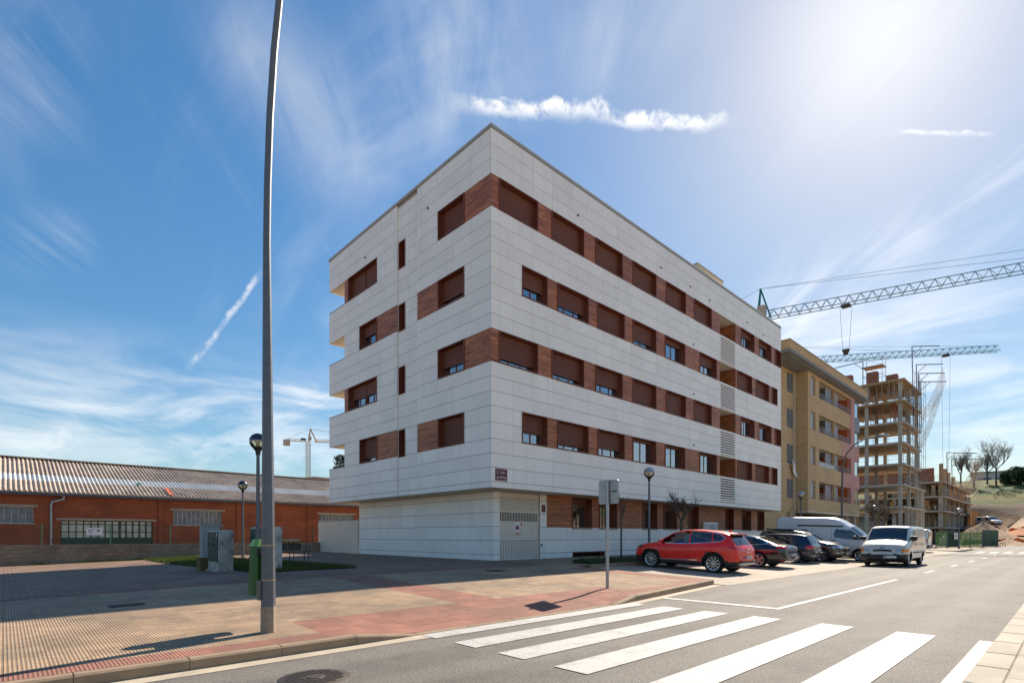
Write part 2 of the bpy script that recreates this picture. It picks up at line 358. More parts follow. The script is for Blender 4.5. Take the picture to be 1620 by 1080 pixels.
# painted markings, each its own object
def stripe(name, u0, u1, v0, v1, label, cat, group, z=.008):
    return tag(MB().quad((u0, v0, z), (u1, v0, z), (u1, v1, z), (u0, v1, z)).build(name, M['line'], fix=False), label, cat, group)
ords = ['nearest the far kerb', 'second from the far kerb', 'third from the far kerb', 'fourth from the far kerb', 'fifth from the far kerb', 'sixth from the far kerb', 'nearest the near kerb']
for i, v in enumerate((6.76, 5.98, 5.06, 4.1, 2.98, 1.92, .95 + .0)):
    v1 = max(v - (.36 if i == 0 else .48), .60)
    stripe('crossing_stripe', 4.55, 10.05, v1, v, 'white zebra crossing stripe, ' + ords[i], 'road marking', 'zebra crossing stripes')
stripe('stop_line', 11.3, 11.52, 4.12, 6.76, 'white stop line painted across the lane beyond the zebra crossing', 'road marking', None)
stripe('centre_line', 11.525, 21.8, 4.12, 4.24, 'long solid white centre line joining the stop line', 'road marking', None)
for k in range(7):
    stripe('lane_dash', 26.4 + 6.3 * k, 28.4 + 6.3 * k, 4.08, 4.19, 'short white dash of the broken centre line, number %s from the van' % ['one', 'two', 'three', 'four', 'five', 'six', 'seven'][k], 'road marking', 'centre line dashes')
for k in range(7):
    stripe('crossing_stripe', 59.5, 63.5, 6.0 - .9 * k - .45, 6.0 - .9 * k, 'far zebra crossing stripe before the green site fence, %s from the left' % ['first', 'second', 'third', 'fourth', 'fifth', 'sixth', 'last'][k], 'road marking', 'far zebra stripes')
# left sidewalk: kerb stones and tiles as pieces
sw = tag(empty('sidewalk'), kind='structure')
def hexa(name, mt, parent, u0, u1, v0, v1, zf, zb, ch=.0):
    m = MB(); c = ch
    if c:
        k0, k1 = vk(u0), vk(u1); top = [(u0 + c * .3, k0 + v0 + c), (u1 - c * .3, k1 + v0 + c), (u1 - c * .3, k1 + v1), (u0 + c * .3, k0 + v1)]
        mid = [(u0, k0 + v0), (u1, k1 + v0), (u1, k1 + v1), (u0, k0 + v1)]
        m.v = [(a, b_, zb) for a, b_ in mid] + [(a, b_, zf(a, b_) - (c if k < 2 else .004)) for k, (a, b_) in enumerate(mid)] + [(a, b_, zf(a, b_)) for a, b_ in top]
        for o in (0, 4): m.f += [tuple(o + i for i in q) for q in ((0, 1, 5, 4), (1, 2, 6, 5), (2, 3, 7, 6), (3, 0, 4, 7))]
        m.f.append((8, 9, 10, 11))
    else:
        pp = [(a, max(b_, min(vk(a) + .137, 14))) for a, b_ in ((u0, v0), (u1, v0), (u1, v1), (u0, v1))]
        m.v = [(a, b_, zf(a, b_) - .012) for a, b_ in pp] + [(a, b_, zf(a, b_)) for a, b_ in pp]
        m.f = [(0, 1, 5, 4), (1, 2, 6, 5), (2, 3, 7, 6), (3, 0, 4, 7), (4, 5, 6, 7)]
    if name is None: return m
    return m.build(name, mt, parent, fix=False)
u = -12.5
while u < 15.6:
    u1 = min(u + 1.0, 15.62)
    hexa('kerb_stone', M['kerb'], sw, u + .0025, u1 - .0025, 0, .13, GH, -.1, .022); u = u1
for k in range(5):                                   # kerb of the build-out end
    v0, v1 = 7.705 + k * 1.04, 7.705 + (k + 1) * 1.04
    mm = MB(); z0, z1 = gh(15, v0) + .002, gh(15, v1) + .002
    mm.v = [(15.5, v0, -.1), (15.66, v0, -.1), (15.66, v1 - .01, -.1), (15.5, v1 - .01, -.1), (15.5, v0, z0), (15.66, v0, z0), (15.66, v1 - .01, z1), (15.5, v1 - .01, z1)]
    mm.f = [(0, 1, 5, 4), (1, 2, 6, 5), (2, 3, 7, 6), (3, 0, 4, 7), (4, 5, 6, 7)]; mm.build('kerb_stone', M['kerb'], sw, fix=False)
bd = sheet('sidewalk_bed', M['asphalt_join'], (-14, 15.5, 0, 1), lambda u, v: 0, 236, 42)
for vt_ in bd.data.vertices: vt_.co.y = vk(vt_.co.x) + .12 + (14.4 - vk(vt_.co.x) - .12) * vt_.co.y; vt_.co.z = GH(vt_.co.x, vt_.co.y) - .010
def is_red(u, v):
    if v < 8.35 and 3.37 < u < 11.2: return True
    if 6.4 < u < 7.46: return True
    if v < vk(u) + .5: return True
    if v > 14.0: return True
    if u > 14.65 and v < 12.6: return True
    return False
tiles = []; T = .357
nu0 = int(-13 / T)
for i in range(nu0, int(15.5 / T) + 1):
    for j in range(21):
        u0, v0 = i * T, 6.905 + j * T
        if u0 < -12.5 or u0 > 15.48: continue
        uc, vc = u0 + T / 2, v0 + T / 2; d = uc * .6884 + vc * .7254; X = uc * .7254 - vc * .6884
        vis = d > 2 and abs(X / d) < 1.02 and (846 + 848 * 1.3 / d) < 1120
        tiles.append((-(1.3 / d ** 3) if vis else 0, u0, v0))
tiles.sort(); rest = {0: MB(), 1: MB()}
for k, (a, u0, v0) in enumerate(tiles):
    u1 = min(u0 + T, 15.495); red = is_red(u0 + T / 2, v0 + T / 2)
    if u1 - u0 < .02 or v0 + T < vk(u0 + T / 2) + .17 or v0 + T > 14.46: continue
    args = (u0 + .0025, u1 - .0025, v0 + .0025, v0 + T - .0025, GH, 0)
    if k < 300: hexa('tile', M['tile_red' if red else 'tile'], sw, *args)
    else:
        m = hexa(None, None, None, *args); r_ = rest[int(red)]; n = len(r_.v); r_.v += m.v; r_.f += [tuple(n + q for q in f) for f in m.f]
rest[0].build('tiles', M['tile'], sw, fix=False, kind='stuff'); rest[1].build('red_tiles', M['tile_red'], sw, fix=False, kind='stuff')
tag(sheet('plaza', M['paver'], (-40, 15.0, 14.40, 60), lambda u, v: gh(u, v) + .004, 44, 46))
sheet('building_path', M['tile'], (15.0, 70, 14.1, 17.2), lambda u, v: gh(20, v) + .002, 1, 2)
sheet('building_path', M['tile'], (15.0, 17.0, 12.9, 14.1), lambda u, v: gh(20, v) + .003, 1, 1)
# near-side kerb and pavement, on which the camera stands
ns = tag(empty('near_pavement'), kind='structure'); u = -6.0
while u < 90:
    MB().cbox(u + .005, u + .995, .50, .80, -.1, .03, .015).build('kerb_stone', M['pale'], ns, fix=False); u += 1
    if u > 30: break
MB().box(30, 90, .5, .8, -.1, .03).build('kerb_run', M['pale'], ns, fix=False)
for i in range(-4, 28):
    MB().box(i * 1.5 + .006, i * 1.5 + 1.494, -1.0, .494, -.1, .034).build('paving_slab', M['pale'], ns, fix=False)
B('pavement_bed', M['pale'], ns, -60, 190, -12, -1.006, -.1, .033)
# planter strip kerb beside the parked cars
pk = tag(empty('planter_kerb'), kind='structure')
for k in range(30): MB().box(16.4 + k * 1.0, 17.39 + k * 1.0, 12.9, 13.05, 0, bay(12.9) + .14).build('kerb_stone', M['kerb'], pk, fix=False)
MB().box(16.4, 16.55, 13.05, 14.1, 0, bay(12.9) + .142).build('kerb_stone', M['kerb'], pk, fix=False)
M['soil'] = mat('planter_soil', (.09, .065, .045), .95, var=.3, bmp=.6, bs=12, bd=.03)
tag(B('planter_soil', M['soil'], None, 16.56, 46.4, 13.06, 14.09, 0, .34), kind='structure')
# manhole covers and drains
M['iron'] = mat('cast_iron', (.09, .07, .06), .6, .6, var=.25, vs=8, bmp=.6, bs=120)
def manhole():
    c = empty('manhole_cover', (2.38, 5.52, .0), label='round cast iron manhole cover in the asphalt below the lamp post', cat='manhole cover')
    MB().lathe([(0, .012), (.30, .012), (.31, .006), (.36, .006), (.37, .0)], n=36).build('ring', M['iron'], c, True)
    st = MB()
    for i in range(-6, 7):
        for j in range(-6, 7):
            x, y = i * .044, j * .044
            if .1 < math.hypot(x, y) < .285: st.box(x - .015, x + .015, y - .015, y + .015, .012, .017)
    st.build('studs', M['iron'], c, fix=False)
    MB().lathe([(0, .019), (.085, .019), (.09, .012)], n=24).build('centre_plate', M['iron'], c, True)
manhole()
def drain(u, v, w_, d_, lab):
    z = gh(u, v); o = empty('drain_cover', (u, v, z + .004), label=lab, cat='drain cover'); o.rotation_euler = (math.atan(.032), 0, 0)
    B('frame', M['iron'], o, -w_ / 2, w_ / 2, -d_ / 2, d_ / 2, -.02, .004)
    for k in range(5): B('bar', M['iron'], o, -w_ / 2 + .03, w_ / 2 - .03, -d_ / 2 + d_ * (k + .3) / 5, -d_ / 2 + d_ * (k + .75) / 5, .004, .01)
drain(1.63, 11.87, .55, .32, 'dark rectangular drain cover in the shaded tiles left of the lamp post')
drain(11.7, 13.1, .6, .45, 'dark drain cover in front of the garage door')
# ------------------------------------------------------------------ white apartment block
CU, CV = 13.73, 15.65
class Face:
    def __init__(s, kind, u, v): s.k, s.u, s.v = kind, u, v
    def box(s, s0, s1, z0, z1, o0, o1, mb=None):
        mb = mb or MB()
        if s.k == 'R': return mb.box(s.u + s0, s.u + s1, s.v - o1, s.v - o0, z0, z1)
        return mb.box(s.u - o1, s.u - o0, s.v + s0, s.v + s1, z0, z1)
    def pt(s, a, z, o): return (s.u + a, s.v - o, z) if s.k == 'R' else (s.u - o, s.v + a, z)
    def area(s, s0, s1, z0, z1):
        x, y, z = s.pt((s0 + s1) / 2, (z0 + z1) / 2, 0); d = x * .6884 + y * .7254; X = x * .7254 - y * .6884
        n = (.7254 - X / d * .6884) if s.k == 'R' else (.6884 + X / d * .7254)
        return (s1 - s0) * (z1 - z0) * abs(n) / d / d
FR, FL = Face('R', CU, CV), Face('L', CU, CV)
GR, GL = Face('R', CU, 16.84), Face('L', 14.89, 16.84)
M['panel'] = mat('white_panel', (.91, .865, .80), .5, var=.03, vs=.7, fine=.015, fs=50, isl=.04, streak=.08)
M['joint'] = mat('dark_panel_joint', (.16, .14, .12), .9)
M['soffit'] = mat('beige_soffit', (.66, .58, .45), .8, var=.06)
M['coping'] = mat('coping_metal', (.42, .38, .32), .5, .3, var=.1)
M['frame'] = mat('red_brown_frame', (.165, .045, .021), .45, var=.12, vs=4, fine=.05)
M['shutter'] = mat('brown_shutter', (.175, .064, .038), .5, var=.08, vs=3, fine=.04, isl=.06)
M['glass'] = glass_mat('window_glass', (.45, .5, .5), .34)
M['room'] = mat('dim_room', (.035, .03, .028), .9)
M['curtain'] = mat('pale_curtain', (.55, .52, .47), .9, var=.1, vs=5, streak=.1)
def wood_mat(name, c1, c2, c3, hz=11):
    m, nt, g, b, geo = newmat(name); p = geo.outputs['Position']
    oi = N(nt, 'ShaderNodeObjectInfo'); off = g.scale(oi.outputs['Random'], 37.); off.node.inputs[0].default_value = (1, 1, 1)
    oo = N(nt, 'ShaderNodeCombineXYZ'); rr = g.m('MULTIPLY', oi.outputs['Random'], 37.)
    for i in range(3): nt.links.new(rr, oo.inputs[i])
    q = g.vm('ADD', p, oo.outputs[0])
    gr = g.noise(g.mapv(q, (.9, .9, hz)), 1.4, 8, .68, .55); fin = g.noise(g.mapv(q, (2.5, 2.5, 60)), 1.5, 4, .6)
    c = g.mix(g.rng(gr, .34, .52), c1, c2); c = g.mix(g.rng(gr, .54, .70), c, c3)
    c = g.scale(c, g.m('ADD', g.rng(fin, .3, .7, .82, 1.15), g.rng(oi.outputs['Random'], 0, 1, -.16, .16)))
    setc(nt, b, c); b.inputs['Roughness'].default_value = .5; bump(nt, b, fin, .15, .003); return m
M['wood'] = wood_mat('walnut_cladding', (.13, .038, .015), (.40, .125, .044), (.57, .235, .092))
AB = empty('apartment_block', (CU, CV, .4), label='white panel-clad apartment block with brown shuttered windows on the street corner', cat='apartment block')
def P(o):                                   # keep world placement under the offset root
    o.parent = AB; o.matrix_parent_inverse = Matrix.Translation((-CU, -CV, -.4)); return o
def PB(name, m, mb, **k): return P(mb.build(name, m, None, fix=False, **k))
bands = [(14.29, 15.55), (11.29, 12.55), (8.27, 9.55), (5.27, 6.55)]
top_rows = [(15.55, 16.14), (16.14, 16.73), (16.73, 17.32)]
spand = [(12.55, 14.29), (9.55, 11.29), (6.55, 8.27)]
bot_rows = [(4.70, 5.27), (4.15, 4.70), (3.60, 4.15), (3.358, 3.60)]
LENR, LENL, BALV = 29.62, 14.23, 12.32
WR4 = [(.42, 2.63), (3.49, 5.70), (6.55, 8.75), (9.64, 11.87), (12.87, 15.05), (16.03, 18.24), (22.51, 24.66), (25.5, 27.69), (28.47, 29.60)]
WR3 = [(1.68, 3.22), (3.86, 6.03), (6.72, 8.92), (9.64, 11.86), (12.76, 14.97), (16.72, 18.92), (21.97, 24.25), (24.99, 27.24), (27.87, 28.87)]
BAL = (19.39, 21.65)
shR = [[1, .985, .97, 1, 1, 1, .33, .28, 1], [.6, .7, 1, .74, .24, .5, 1, 1, 1], [.83, .79, .66, 1, .975, 1, .1, .1, 1], [.64, .85, .70, .07, .05, .05, .94, 1, 1]]
WLA, WLS = (1.66, 3.5), (6.24, 6.80)
rects = []                                   # panel rectangles
joints = MB()
def row(face, s0, s1, z0, z1, mod=1.185, off=0, phase=0):
    if s1 - s0 < .03: return
    face.box(s0 + .004, s1 - .004, z0, z1, off - .05, off - .034, joints)
    k = math.floor((s0 - phase) / mod) + 1; cuts = [s0]
    while phase + k * mod < s1 - .08:
        if phase + k * mod - s0 > .08: cuts.append(phase + k * mod)
        k += 1
    cuts.append(s1)
    for a, b in zip(cuts, cuts[1:]): rects.append((face, a, b, z0, z1, off))
def rows3(z0, z1, n): return [(z0 + (z1 - z0) * i / n, z0 + (z1 - z0) * (i + 1) / n) for i in range(n)]
woods = []
def left_segments(z0, z1, spans):
    for a, b in spans:                        # cut by the shallow recess 5.12..6.86
        for c, d, o in ((-.0, 5.12, 0), (5.12, 6.86, -.08), (6.86, 99, 0)):
            x, y = max(a, c), min(b, d)
            if y > x: row(FL, x + (.034 if x < .01 else 0), y, z0, z1, off=o)
full = top_rows + [r for s in spand for r in rows3(*s, 3)] + bot_rows
for z0, z1 in full:
    isp = any(s[0] - .01 <= z0 and z1 <= s[1] + .01 for s in spand) or (z0 > 3.55 and z1 < 5.3)
    if isp: row(FR, 0, BAL[0], z0, z1); row(FR, BAL[1], LENR, z0, z1)
    else: row(FR, 0, LENR, z0, z1)
    left_segments(z0, z1, [(0, LENL)])
for i, (z0, z1) in enumerate(bands):
    wide = i in (0, 2); ws = WR4 if wide else WR3; zm = (z0 + z1) / 2
    start = 0 if wide else ws[0][0]; end = LENR if wide else ws[-1][1]
    if not wide:
        for q in ((z0, zm), (zm, z1)): row(FR, 0, start, *q)
    if end < LENR:
        for q in ((z0, zm), (zm, z1)): row(FR, end, LENR, *q)
    cur = start; holes = sorted(ws + [BAL])
    for a, b in holes:
        if a > cur + .01: woods.append((FR, cur, a, z0, z1, 4))
        cur = b
    if wide:
        woods.append((FL, .034, WLA[0], z0, z1, 4))
        spans = [(WLA[1], WLS[0]), (WLS[1], 8.75)]; woods.append((FL, 11.87, BALV, z0, z1, 4))
    else:
        woods.append((FL, WLA[1], 5.12, z0, z1, 4)); woods.append((FL, 6.86, 8.75, z0, z1, 4))
        spans = [(.034, WLA[0]), (5.12, WLS[0]), (WLS[1], 6.86), (10.57, BALV)]
    for q in ((z0, zm), (zm, z1)): left_segments(*q, spans)
# ground storey
gz = [(.36, .68), (.68, 1.27), (1.27, 1.87), (1.87, 2.46), (2.46, 3.05), (3.05, 3.35)]
for z0, z1 in gz:
    row(GL, .034, 11.66, z0, z1); row(GR, 1.162, 1.54, z0, z1); row(GR, 4.01, 4.46, z0, z1)
    if z1 < 1.9:
        for a, b in ((4.46, LENR - .05),):
            if z0 < .5: row(GR, a, 6.3, z0, z1 - .002); row(GR, 8.9, b, z0, z1 - .002)
            else: row(GR, a, b, z0, z1)
GW = [(6.26, 7.8), (8.41, 9.95), (12.4, 13.93), (14.61, 16.14), (25.43, 26.98), (28.2, 29.4)]
gh_ = sorted(GW + [(17.32, 18.96), (22.67, 24.12)]); cur = 4.46
for a, b in gh_: woods.append((GR, cur, a, 1.872, 3.35, 5)); cur = b
woods.append((GR, cur, LENR - .05, 1.872, 3.35, 5))
rects.sort(key=lambda r: -r[0].area(*r[1:5])); far = MB()
for k, (f, a, b, z0, z1, o) in enumerate(rects):
    gx, gzp = .004, .0085
    if k < 300: PB('facade_panel', M['panel'], f.box(a + gx, b - gx, z0 + gzp, z1 - gzp, o - .032, o))
    else: f.box(a + gx, b - gx, z0 + gzp, z1 - gzp, o - .032, o, far)
PB('facade_panels', M['panel'], far, kind='stuff'); PB('panel_backing', M['joint'], joints)
wl = []
for f, a, b, z0, z1, n in woods:
    f.box(a, b, z0, z1, -.05, -.036, joints if False else MB())
    for q0, q1 in rows3(z0, z1, n): wl.append((f, a, b, q0, q1))
wl.sort(key=lambda r: -r[0].area(*r[1:5])); farw = MB()
for k, (f, a, b, z0, z1) in enumerate(wl):
    if k < 300: PB('wood_plank', M['wood'], f.box(a + .003, b - .003, z0 + .004, z1 - .004, -.036, -.006))
    else: f.box(a + .003, b - .003, z0 + .004, z1 - .004, -.036, -.006, farw)
if farw.v: PB('wood_planks', M['wood'], farw, kind='stuff')
wb = MB()
for f, a, b, z0, z1, n in woods: f.box(a, b, z0 + .002, z1 - .002, -.052, -.038, wb)
PB('wood_backing', M['joint'], wb, kind='stuff')
# windows: surround, sash bars, panes, shutter, curtain
def window(face, s0, s1, z0, z1, sh, n=3, double=False, plain=False, lip=.03, depth=.26, slot=False):
    t = .045; f = MB()
    face.box(s0 + .002, s0 + t, z0 + .002, z1 - .002, -depth - .1, lip, f); face.box(s1 - t, s1 - .002, z0 + .002, z1 - .002, -depth - .1, lip, f)
    face.box(s0 + t, s1 - t, z1 - t, z1 - .002, -depth - .1, lip, f); face.box(s0 + t, s1 - t, z0 + .002, z0 + t, -depth - .1, lip, f)
    wnd = PB('window', M['frame'], f); kids = []
    def sub(name, m, mb): o = mb.build(name, m, None, fix=False); o.parent = wnd; kids.append(o); return o
    a, b, c, d = s0 + t, s1 - t, z0 + t, z1 - t
    h = d - c; zs = c + h * (1 - sh)
    if slot:
        sub('shutter', M['shutter'], face.box(a + .02, b - .02, c, d, -depth - .02, -depth)); return wnd
    if sh < .95:
        sash = MB(); q = .06
        face.box(a, b, c, c + q, -depth - .07, -depth - .02, sash); face.box(a, b, d - q, d, -depth - .07, -depth - .02, sash)
        ws = (b - a - q) / n
        for k in range(n + 1): face.box(a + k * ws, a + k * ws + q, c + q, d - q, -depth - .07, -depth - .02, sash)
        sub('sash', M['frame'], sash)
        for k in range(n): sub('pane', M['glass'], face.box(a + k * ws + q, a + (k + 1) * ws, c + q, d - q, -depth - .05, -depth - .042))
        if random.random() < .75:
            ca = a + (b - a) * random.choice((0, 0, .45)); cb = b - (b - a) * random.choice((0, .35, .5))
            cm = MB(); k = 0; x = ca
            while x < cb: face.box(x, x + .05, c + .02, d, -depth - .14 - .02 * (k % 2), -depth - .125 - .02 * (k % 2), cm); x += .05; k += 1
            sub('curtain', M['curtain'], cm)
    if sh > .01:
        segs = [(a, b)] if not double else [(a, (a + b) / 2 - .03), ((a + b) / 2 + .03, b)]
        for a_, b_ in segs:
            m = MB(); pitch = .048; k = 0; zt = d
            while zt - pitch * .6 > zs:
                zb = max(zt - pitch, zs)
                n0 = len(m.v)
                for z, o in ((zt, -.016), (zt - (zt - zb) * .3, 0), (zb + (zt - zb) * .25, 0), (zb, -.016)):
                    m.v += [face.pt(a_ + .01, z, -depth + .04 + o), face.pt(b_ - .01, z, -depth + .04 + o)]
                for i in range(3):
                    qd = (n0 + 2 * i, n0 + 2 * i + 2, n0 + 2 * i + 3, n0 + 2 * i + 1); m.f.append(qd)
                zt = zb
            face.box(a_ + .008, b_ - .008, zs - .035, zs, -depth, -depth + .05, m)
            sub('shutter', M['shutter'], m)
        if double: sub('mullion', M['frame'], face.box((a + b) / 2 - .03, (a + b) / 2 + .03, c, d, -depth - .02, -depth + .07))
    return wnd
for i, (z0, z1) in enumerate(bands):
    ws = WR4 if i in (0, 2) else WR3
    for j, (a, b) in enumerate(ws):
        if j == 8: window(FR, a, b, z0, z1, 1, slot=True)
        else: window(FR, a, b, z0, z1, shR[i][j] - (.06 if .2 < shR[i][j] < .95 else 0), 2 if (j >= 3 and i in (1, 3)) or j > 5 or (j == 0 and i in (1, 3)) else 3)
    window(FL, *WLA, z0, z1, [1, .7, .62, 1][i], 2)
    window(Face('L', CU + .08, CV), *WLS, z0 - .05, z1 - .02, 1, slot=True)
    if i in (0, 2): window(FL, 8.75, 11.87, z0, z1, [1, 0, .52][i], 4, double=True)
    else: window(FL, 8.75, 10.57, z0, z1, [0, .45, 0, .78][i], 3)
for a, b in GW: window(GR, a, b, 1.80, 3.33, .22, 2, depth=.34)
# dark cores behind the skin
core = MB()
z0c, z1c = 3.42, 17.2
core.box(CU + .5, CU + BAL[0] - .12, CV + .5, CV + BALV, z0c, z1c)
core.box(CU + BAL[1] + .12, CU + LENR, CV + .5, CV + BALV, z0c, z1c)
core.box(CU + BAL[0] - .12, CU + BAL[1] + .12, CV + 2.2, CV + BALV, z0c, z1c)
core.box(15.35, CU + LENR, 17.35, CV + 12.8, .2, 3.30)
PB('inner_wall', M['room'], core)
# soffits, slabs, roof
sf = MB(); sf.box(CU + .04, CU + LENR, CV + .04, CV + BALV, 3.357, 3.41).box(CU + .04, CU + 4.2, CV + BALV, CV + LENL - .04, 3.357, 3.41)
PB('soffit', M['soffit'], sf)
slab = MB(); slab.box(CU + .06, CU + LENR, CV + .06, CV + BALV, 17.2, 17.30).box(CU + .06, CU + 4.2, CV + BALV, CV + LENL - .06, 17.2, 17.30); PB('roof', M['coping'], slab)
cp = MB(); cp.box(CU - .03, CU + LENR, CV - .03, CV + .3, 17.33, 17.46); cp.box(CU - .03, CU + .3, CV + .3, CV + LENL + .03, 17.33, 17.46)
cp.box(CU + 4.2, CU + LENR, CV + BALV - .1, CV + BALV + .2, 17.33, 17.46); cp.box(CU + LENR - .3, CU + LENR, CV + .3, CV + BALV - .1, 17.33, 17.46)
PB('coping', M['coping'], cp)
fl = MB(); fl.box(CU - .012, CU + LENR, CV - .012, CV + .25, 17.462, 17.50); fl.box(CU - .012, CU + .25, CV + .25, CV + LENL, 17.462, 17.50)
PB('coping_cap', M['panel'], fl)
# shallow recess cheek, far and rear walls
PB('recess_cheek', M['panel'], MB().box(CU + .036, CU + .16, CV + 6.862, CV + 6.88, 3.42, 17.3))
PB('side_wall', M['panel'], MB().box(CU + LENR - .02, CU + LENR - .002, CV + .06, CV + BALV, 3.42, 17.3))
PB('rear_wall', M['panel'], MB().box(CU + 4.3, CU + LENR - .3, CV + BALV + .101, CV + BALV + .2, .2, 17.3))
# corner balconies at the far end of the left face
for i, (z0, z1) in enumerate(bands):
    lo = [s for s in spand + [(3.36, 5.27)] if abs(s[1] - z0) < .02][0]
    PB('balcony_parapet', M['panel'], MB().box(CU + .16, CU + 4.2, CV + LENL - .16, CV + LENL - .001, lo[0] + .02, lo[1]))
    PB('balcony_lining', M['panel'], MB().box(CU + .055, CU + .16, CV + BALV, CV + LENL - .001, lo[0] + .02, lo[1]))
    PB('balcony_floor', M['soffit'], MB().box(CU + .07, CU + 4.2, CV + BALV, CV + LENL - .17, lo[0] + .012, lo[0] + .3))
    PB('balcony_cap', M['coping'], MB().box(CU - .015, CU + .2, CV + BALV, CV + LENL + .015, lo[1] + .002, lo[1] + .03))
PB('balcony_floor', M['soffit'], MB().box(CU + .07, CU + 4.2, CV + BALV, CV + LENL - .17, 15.565, 15.8))
PB('balcony_wall', M['panel'], MB().box(CU + .053, CU + 4.2, CV + BALV - .02, CV + BALV + .1, 3.42, 17.2))
PB('balcony_fascia', M['panel'], MB().box(CU + .06, CU + 4.2, CV + LENL - .16, CV + LENL - .001, 15.57, 17.32))
pl = MB()
for k in range(16): pl.box(CU + .1, CU + 4, CV + BALV + .15 + k * .1, CV + BALV + .23 + k * .1, 15.552, 15.566)
PB('soffit_slats', M['soffit'], pl)
# street balconies: recess, wooden cheek, louvred parapet
for i, (z0, z1) in enumerate(bands):
    lo = [s for s in spand + [(3.60, 5.27)] if abs(s[1] - z0) < .02][0]; zt = z1 + (.02 if i else .0)
    a, b = BAL
    PB('balcony_floor', M['soffit'], FR.box(a, b, lo[0] + .02, lo[0] + .28, -2.15, -.08))
    if i == 0: PB('balcony_ceiling', M['soffit'], FR.box(a, b, z1 + .002, z1 + .2, -2.15, -.06))
    for q0, q1 in rows3(lo[0] + .3, z1, 8): PB('cheek_plank', M['wood'], FR.box(b + .0, b + .03, q0 + .004, q1 - .004, -2.15, -.055))
    PB('balcony_cheek', M['panel'], FR.box(a - .03, a, lo[0] + .3, z1, -2.15, -.055))
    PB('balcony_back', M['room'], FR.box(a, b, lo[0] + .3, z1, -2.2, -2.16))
    PB('balcony_door', M['glass'], FR.box(a + .3, b - .3, lo[0] + .3, z1 - .1, -2.13, -2.11))
    fr = MB(); FR.box(a + .01, a + .09, lo[0] + .03, lo[1], -.05, .0, fr); FR.box(b - .09, b - .01, lo[0] + .03, lo[1], -.05, .0, fr)
    FR.box(a + .09, b - .09, lo[1] - .05, lo[1], -.05, .0, fr); FR.box(a + .09, b - .09, lo[0] + .03, lo[0] + .1, -.05, 0, fr)
    lv = PB('louvre', M['panel'], fr)
    n = 10
    for q0, q1 in rows3(lo[0] + .1, lo[1] - .05, n):
        o = FR.box(a + .09, b - .09, q0 + .075, q1 - .004, -.045, -.008).build('slat', M['panel'], lv, fix=False)
# vent spouts on the facade
M['dark'] = mat('dark_metal', (.05, .047, .045), .5, .4)
for f, s, z in ((FL, 4.2, 16.0), (FL, 9.9, 15.95), (FR, 5.2, 16.0), (FR, 12.3, 16.05), (FR, 17.9, 15.95), (FR, 15.5, 14.0 + 2.05), (FR, 23.4, 16.1), (FR, 26.2, 15.95), (FR, 15.9, 12.75), (FR, 15.9, 9.8), (FR, 15.9, 6.8)):
    PB('spout', M['dark'], f.box(s, s + .06, z, z + .055, -.02, .07))
# wooden door, glazed slot, letter boxes, basement vent
dr = PB('entrance_door', M['frame'], GR.box(17.36, 18.92, .45, 3.33, -.42, -.36))
o = GR.box(17.46, 18.05, .6, 3.1, -.36, -.352).build('pane', M['glass'], dr, fix=False)
GR.box(18.2, 18.24, 1.2, 1.9, -.36, -.30).build('handle', M['coping'], dr, fix=False)
for a, b in ((17.32, 18.96), (22.67, 24.12)):
    [PB('door_jamb', M['frame'], GR.box(q, q + .05, .4, 3.34, -.5, -.005)) for q in (a, b - .05)]
PB('service_door', M['frame'], GR.box(22.72, 24.07, .45, 3.33, -.45, -.40))
bv = MB(); GR.box(6.3, 8.9, .40, .45, -.3, .004, bv); GR.box(6.3, 8.9, .63, .68, -.3, .004, bv); GR.box(6.3, 6.35, .45, .63, -.3, .004, bv); GR.box(8.85, 8.9, .45, .63, -.3, .004, bv)
PB('basement_vent', M['frame'], bv)
mbx = PB('letter_cabinet', M['panel'], GR.box(19.45, 21.3, 1.55, 2.35, -.0, .14))
M['greypl'] = mat('grey_plate', (.42, .43, .43), .5)
GR.box(19.95, 20.85, 1.66, 2.22, .14, .146).build('plate', M['greypl'], mbx, fix=False)
for a in (19.55, 20.95): GR.box(a, a + .25, 1.62, 2.25, .14, .146).build('plate', M['greypl'], mbx, fix=False)
# garage door
M['offwhite'] = mat('off_white_metal', (.78, .71, .62), .45, .1, var=.05, streak=.06)
gd = PB('garage_door', M['offwhite'], GR.box(1.54, 1.60, .38, 3.34, -.16, -.07)); GDK = gd
def gsub(name, m, *b): return GR.box(*b).build(name, m, gd, fix=False)
gsub('jamb', M['offwhite'], 3.95, 4.01, .38, 3.34, -.16, -.07); gsub('head', M['offwhite'], 1.60, 3.95, 3.18, 3.34, -.16, -.08)
for q0, q1 in rows3(2.55, 3.18, 11): gsub('slat', M['offwhite'], 1.60, 3.95, q0 + .016, q1, -.14, -.10)
gsub('rail', M['offwhite'], 1.60, 3.95, 2.49, 2.55, -.15, -.08)
for k in range(25): gsub('bar', M['offwhite'], 1.62 + k * .0955, 1.652 + k * .0955, 2.10, 2.49, -.12, -.105)
for q0, q1 in rows3(1.27, 2.10, 11): gsub('slat', M['offwhite'], 1.60, 3.95, q0 + .006, q1 - .004, -.14, -.095)
lat = MB()
for k in range(26): GR.box(1.60 + k * .0926, 1.652 + k * .0926, .45, 1.26, -.113, -.105, lat)
for k in range(13): GR.box(1.60, 3.95, .45 + k * .064, .474 + k * .064, -.112, -.104, lat)
GR.box(1.60, 3.95, .38, .46, -.15, -.09, lat)
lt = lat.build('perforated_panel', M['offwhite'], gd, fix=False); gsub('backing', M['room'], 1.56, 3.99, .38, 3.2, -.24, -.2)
M['signred'] = mat('dark_red_sign', (.115, .006, .012), .4, var=.05)
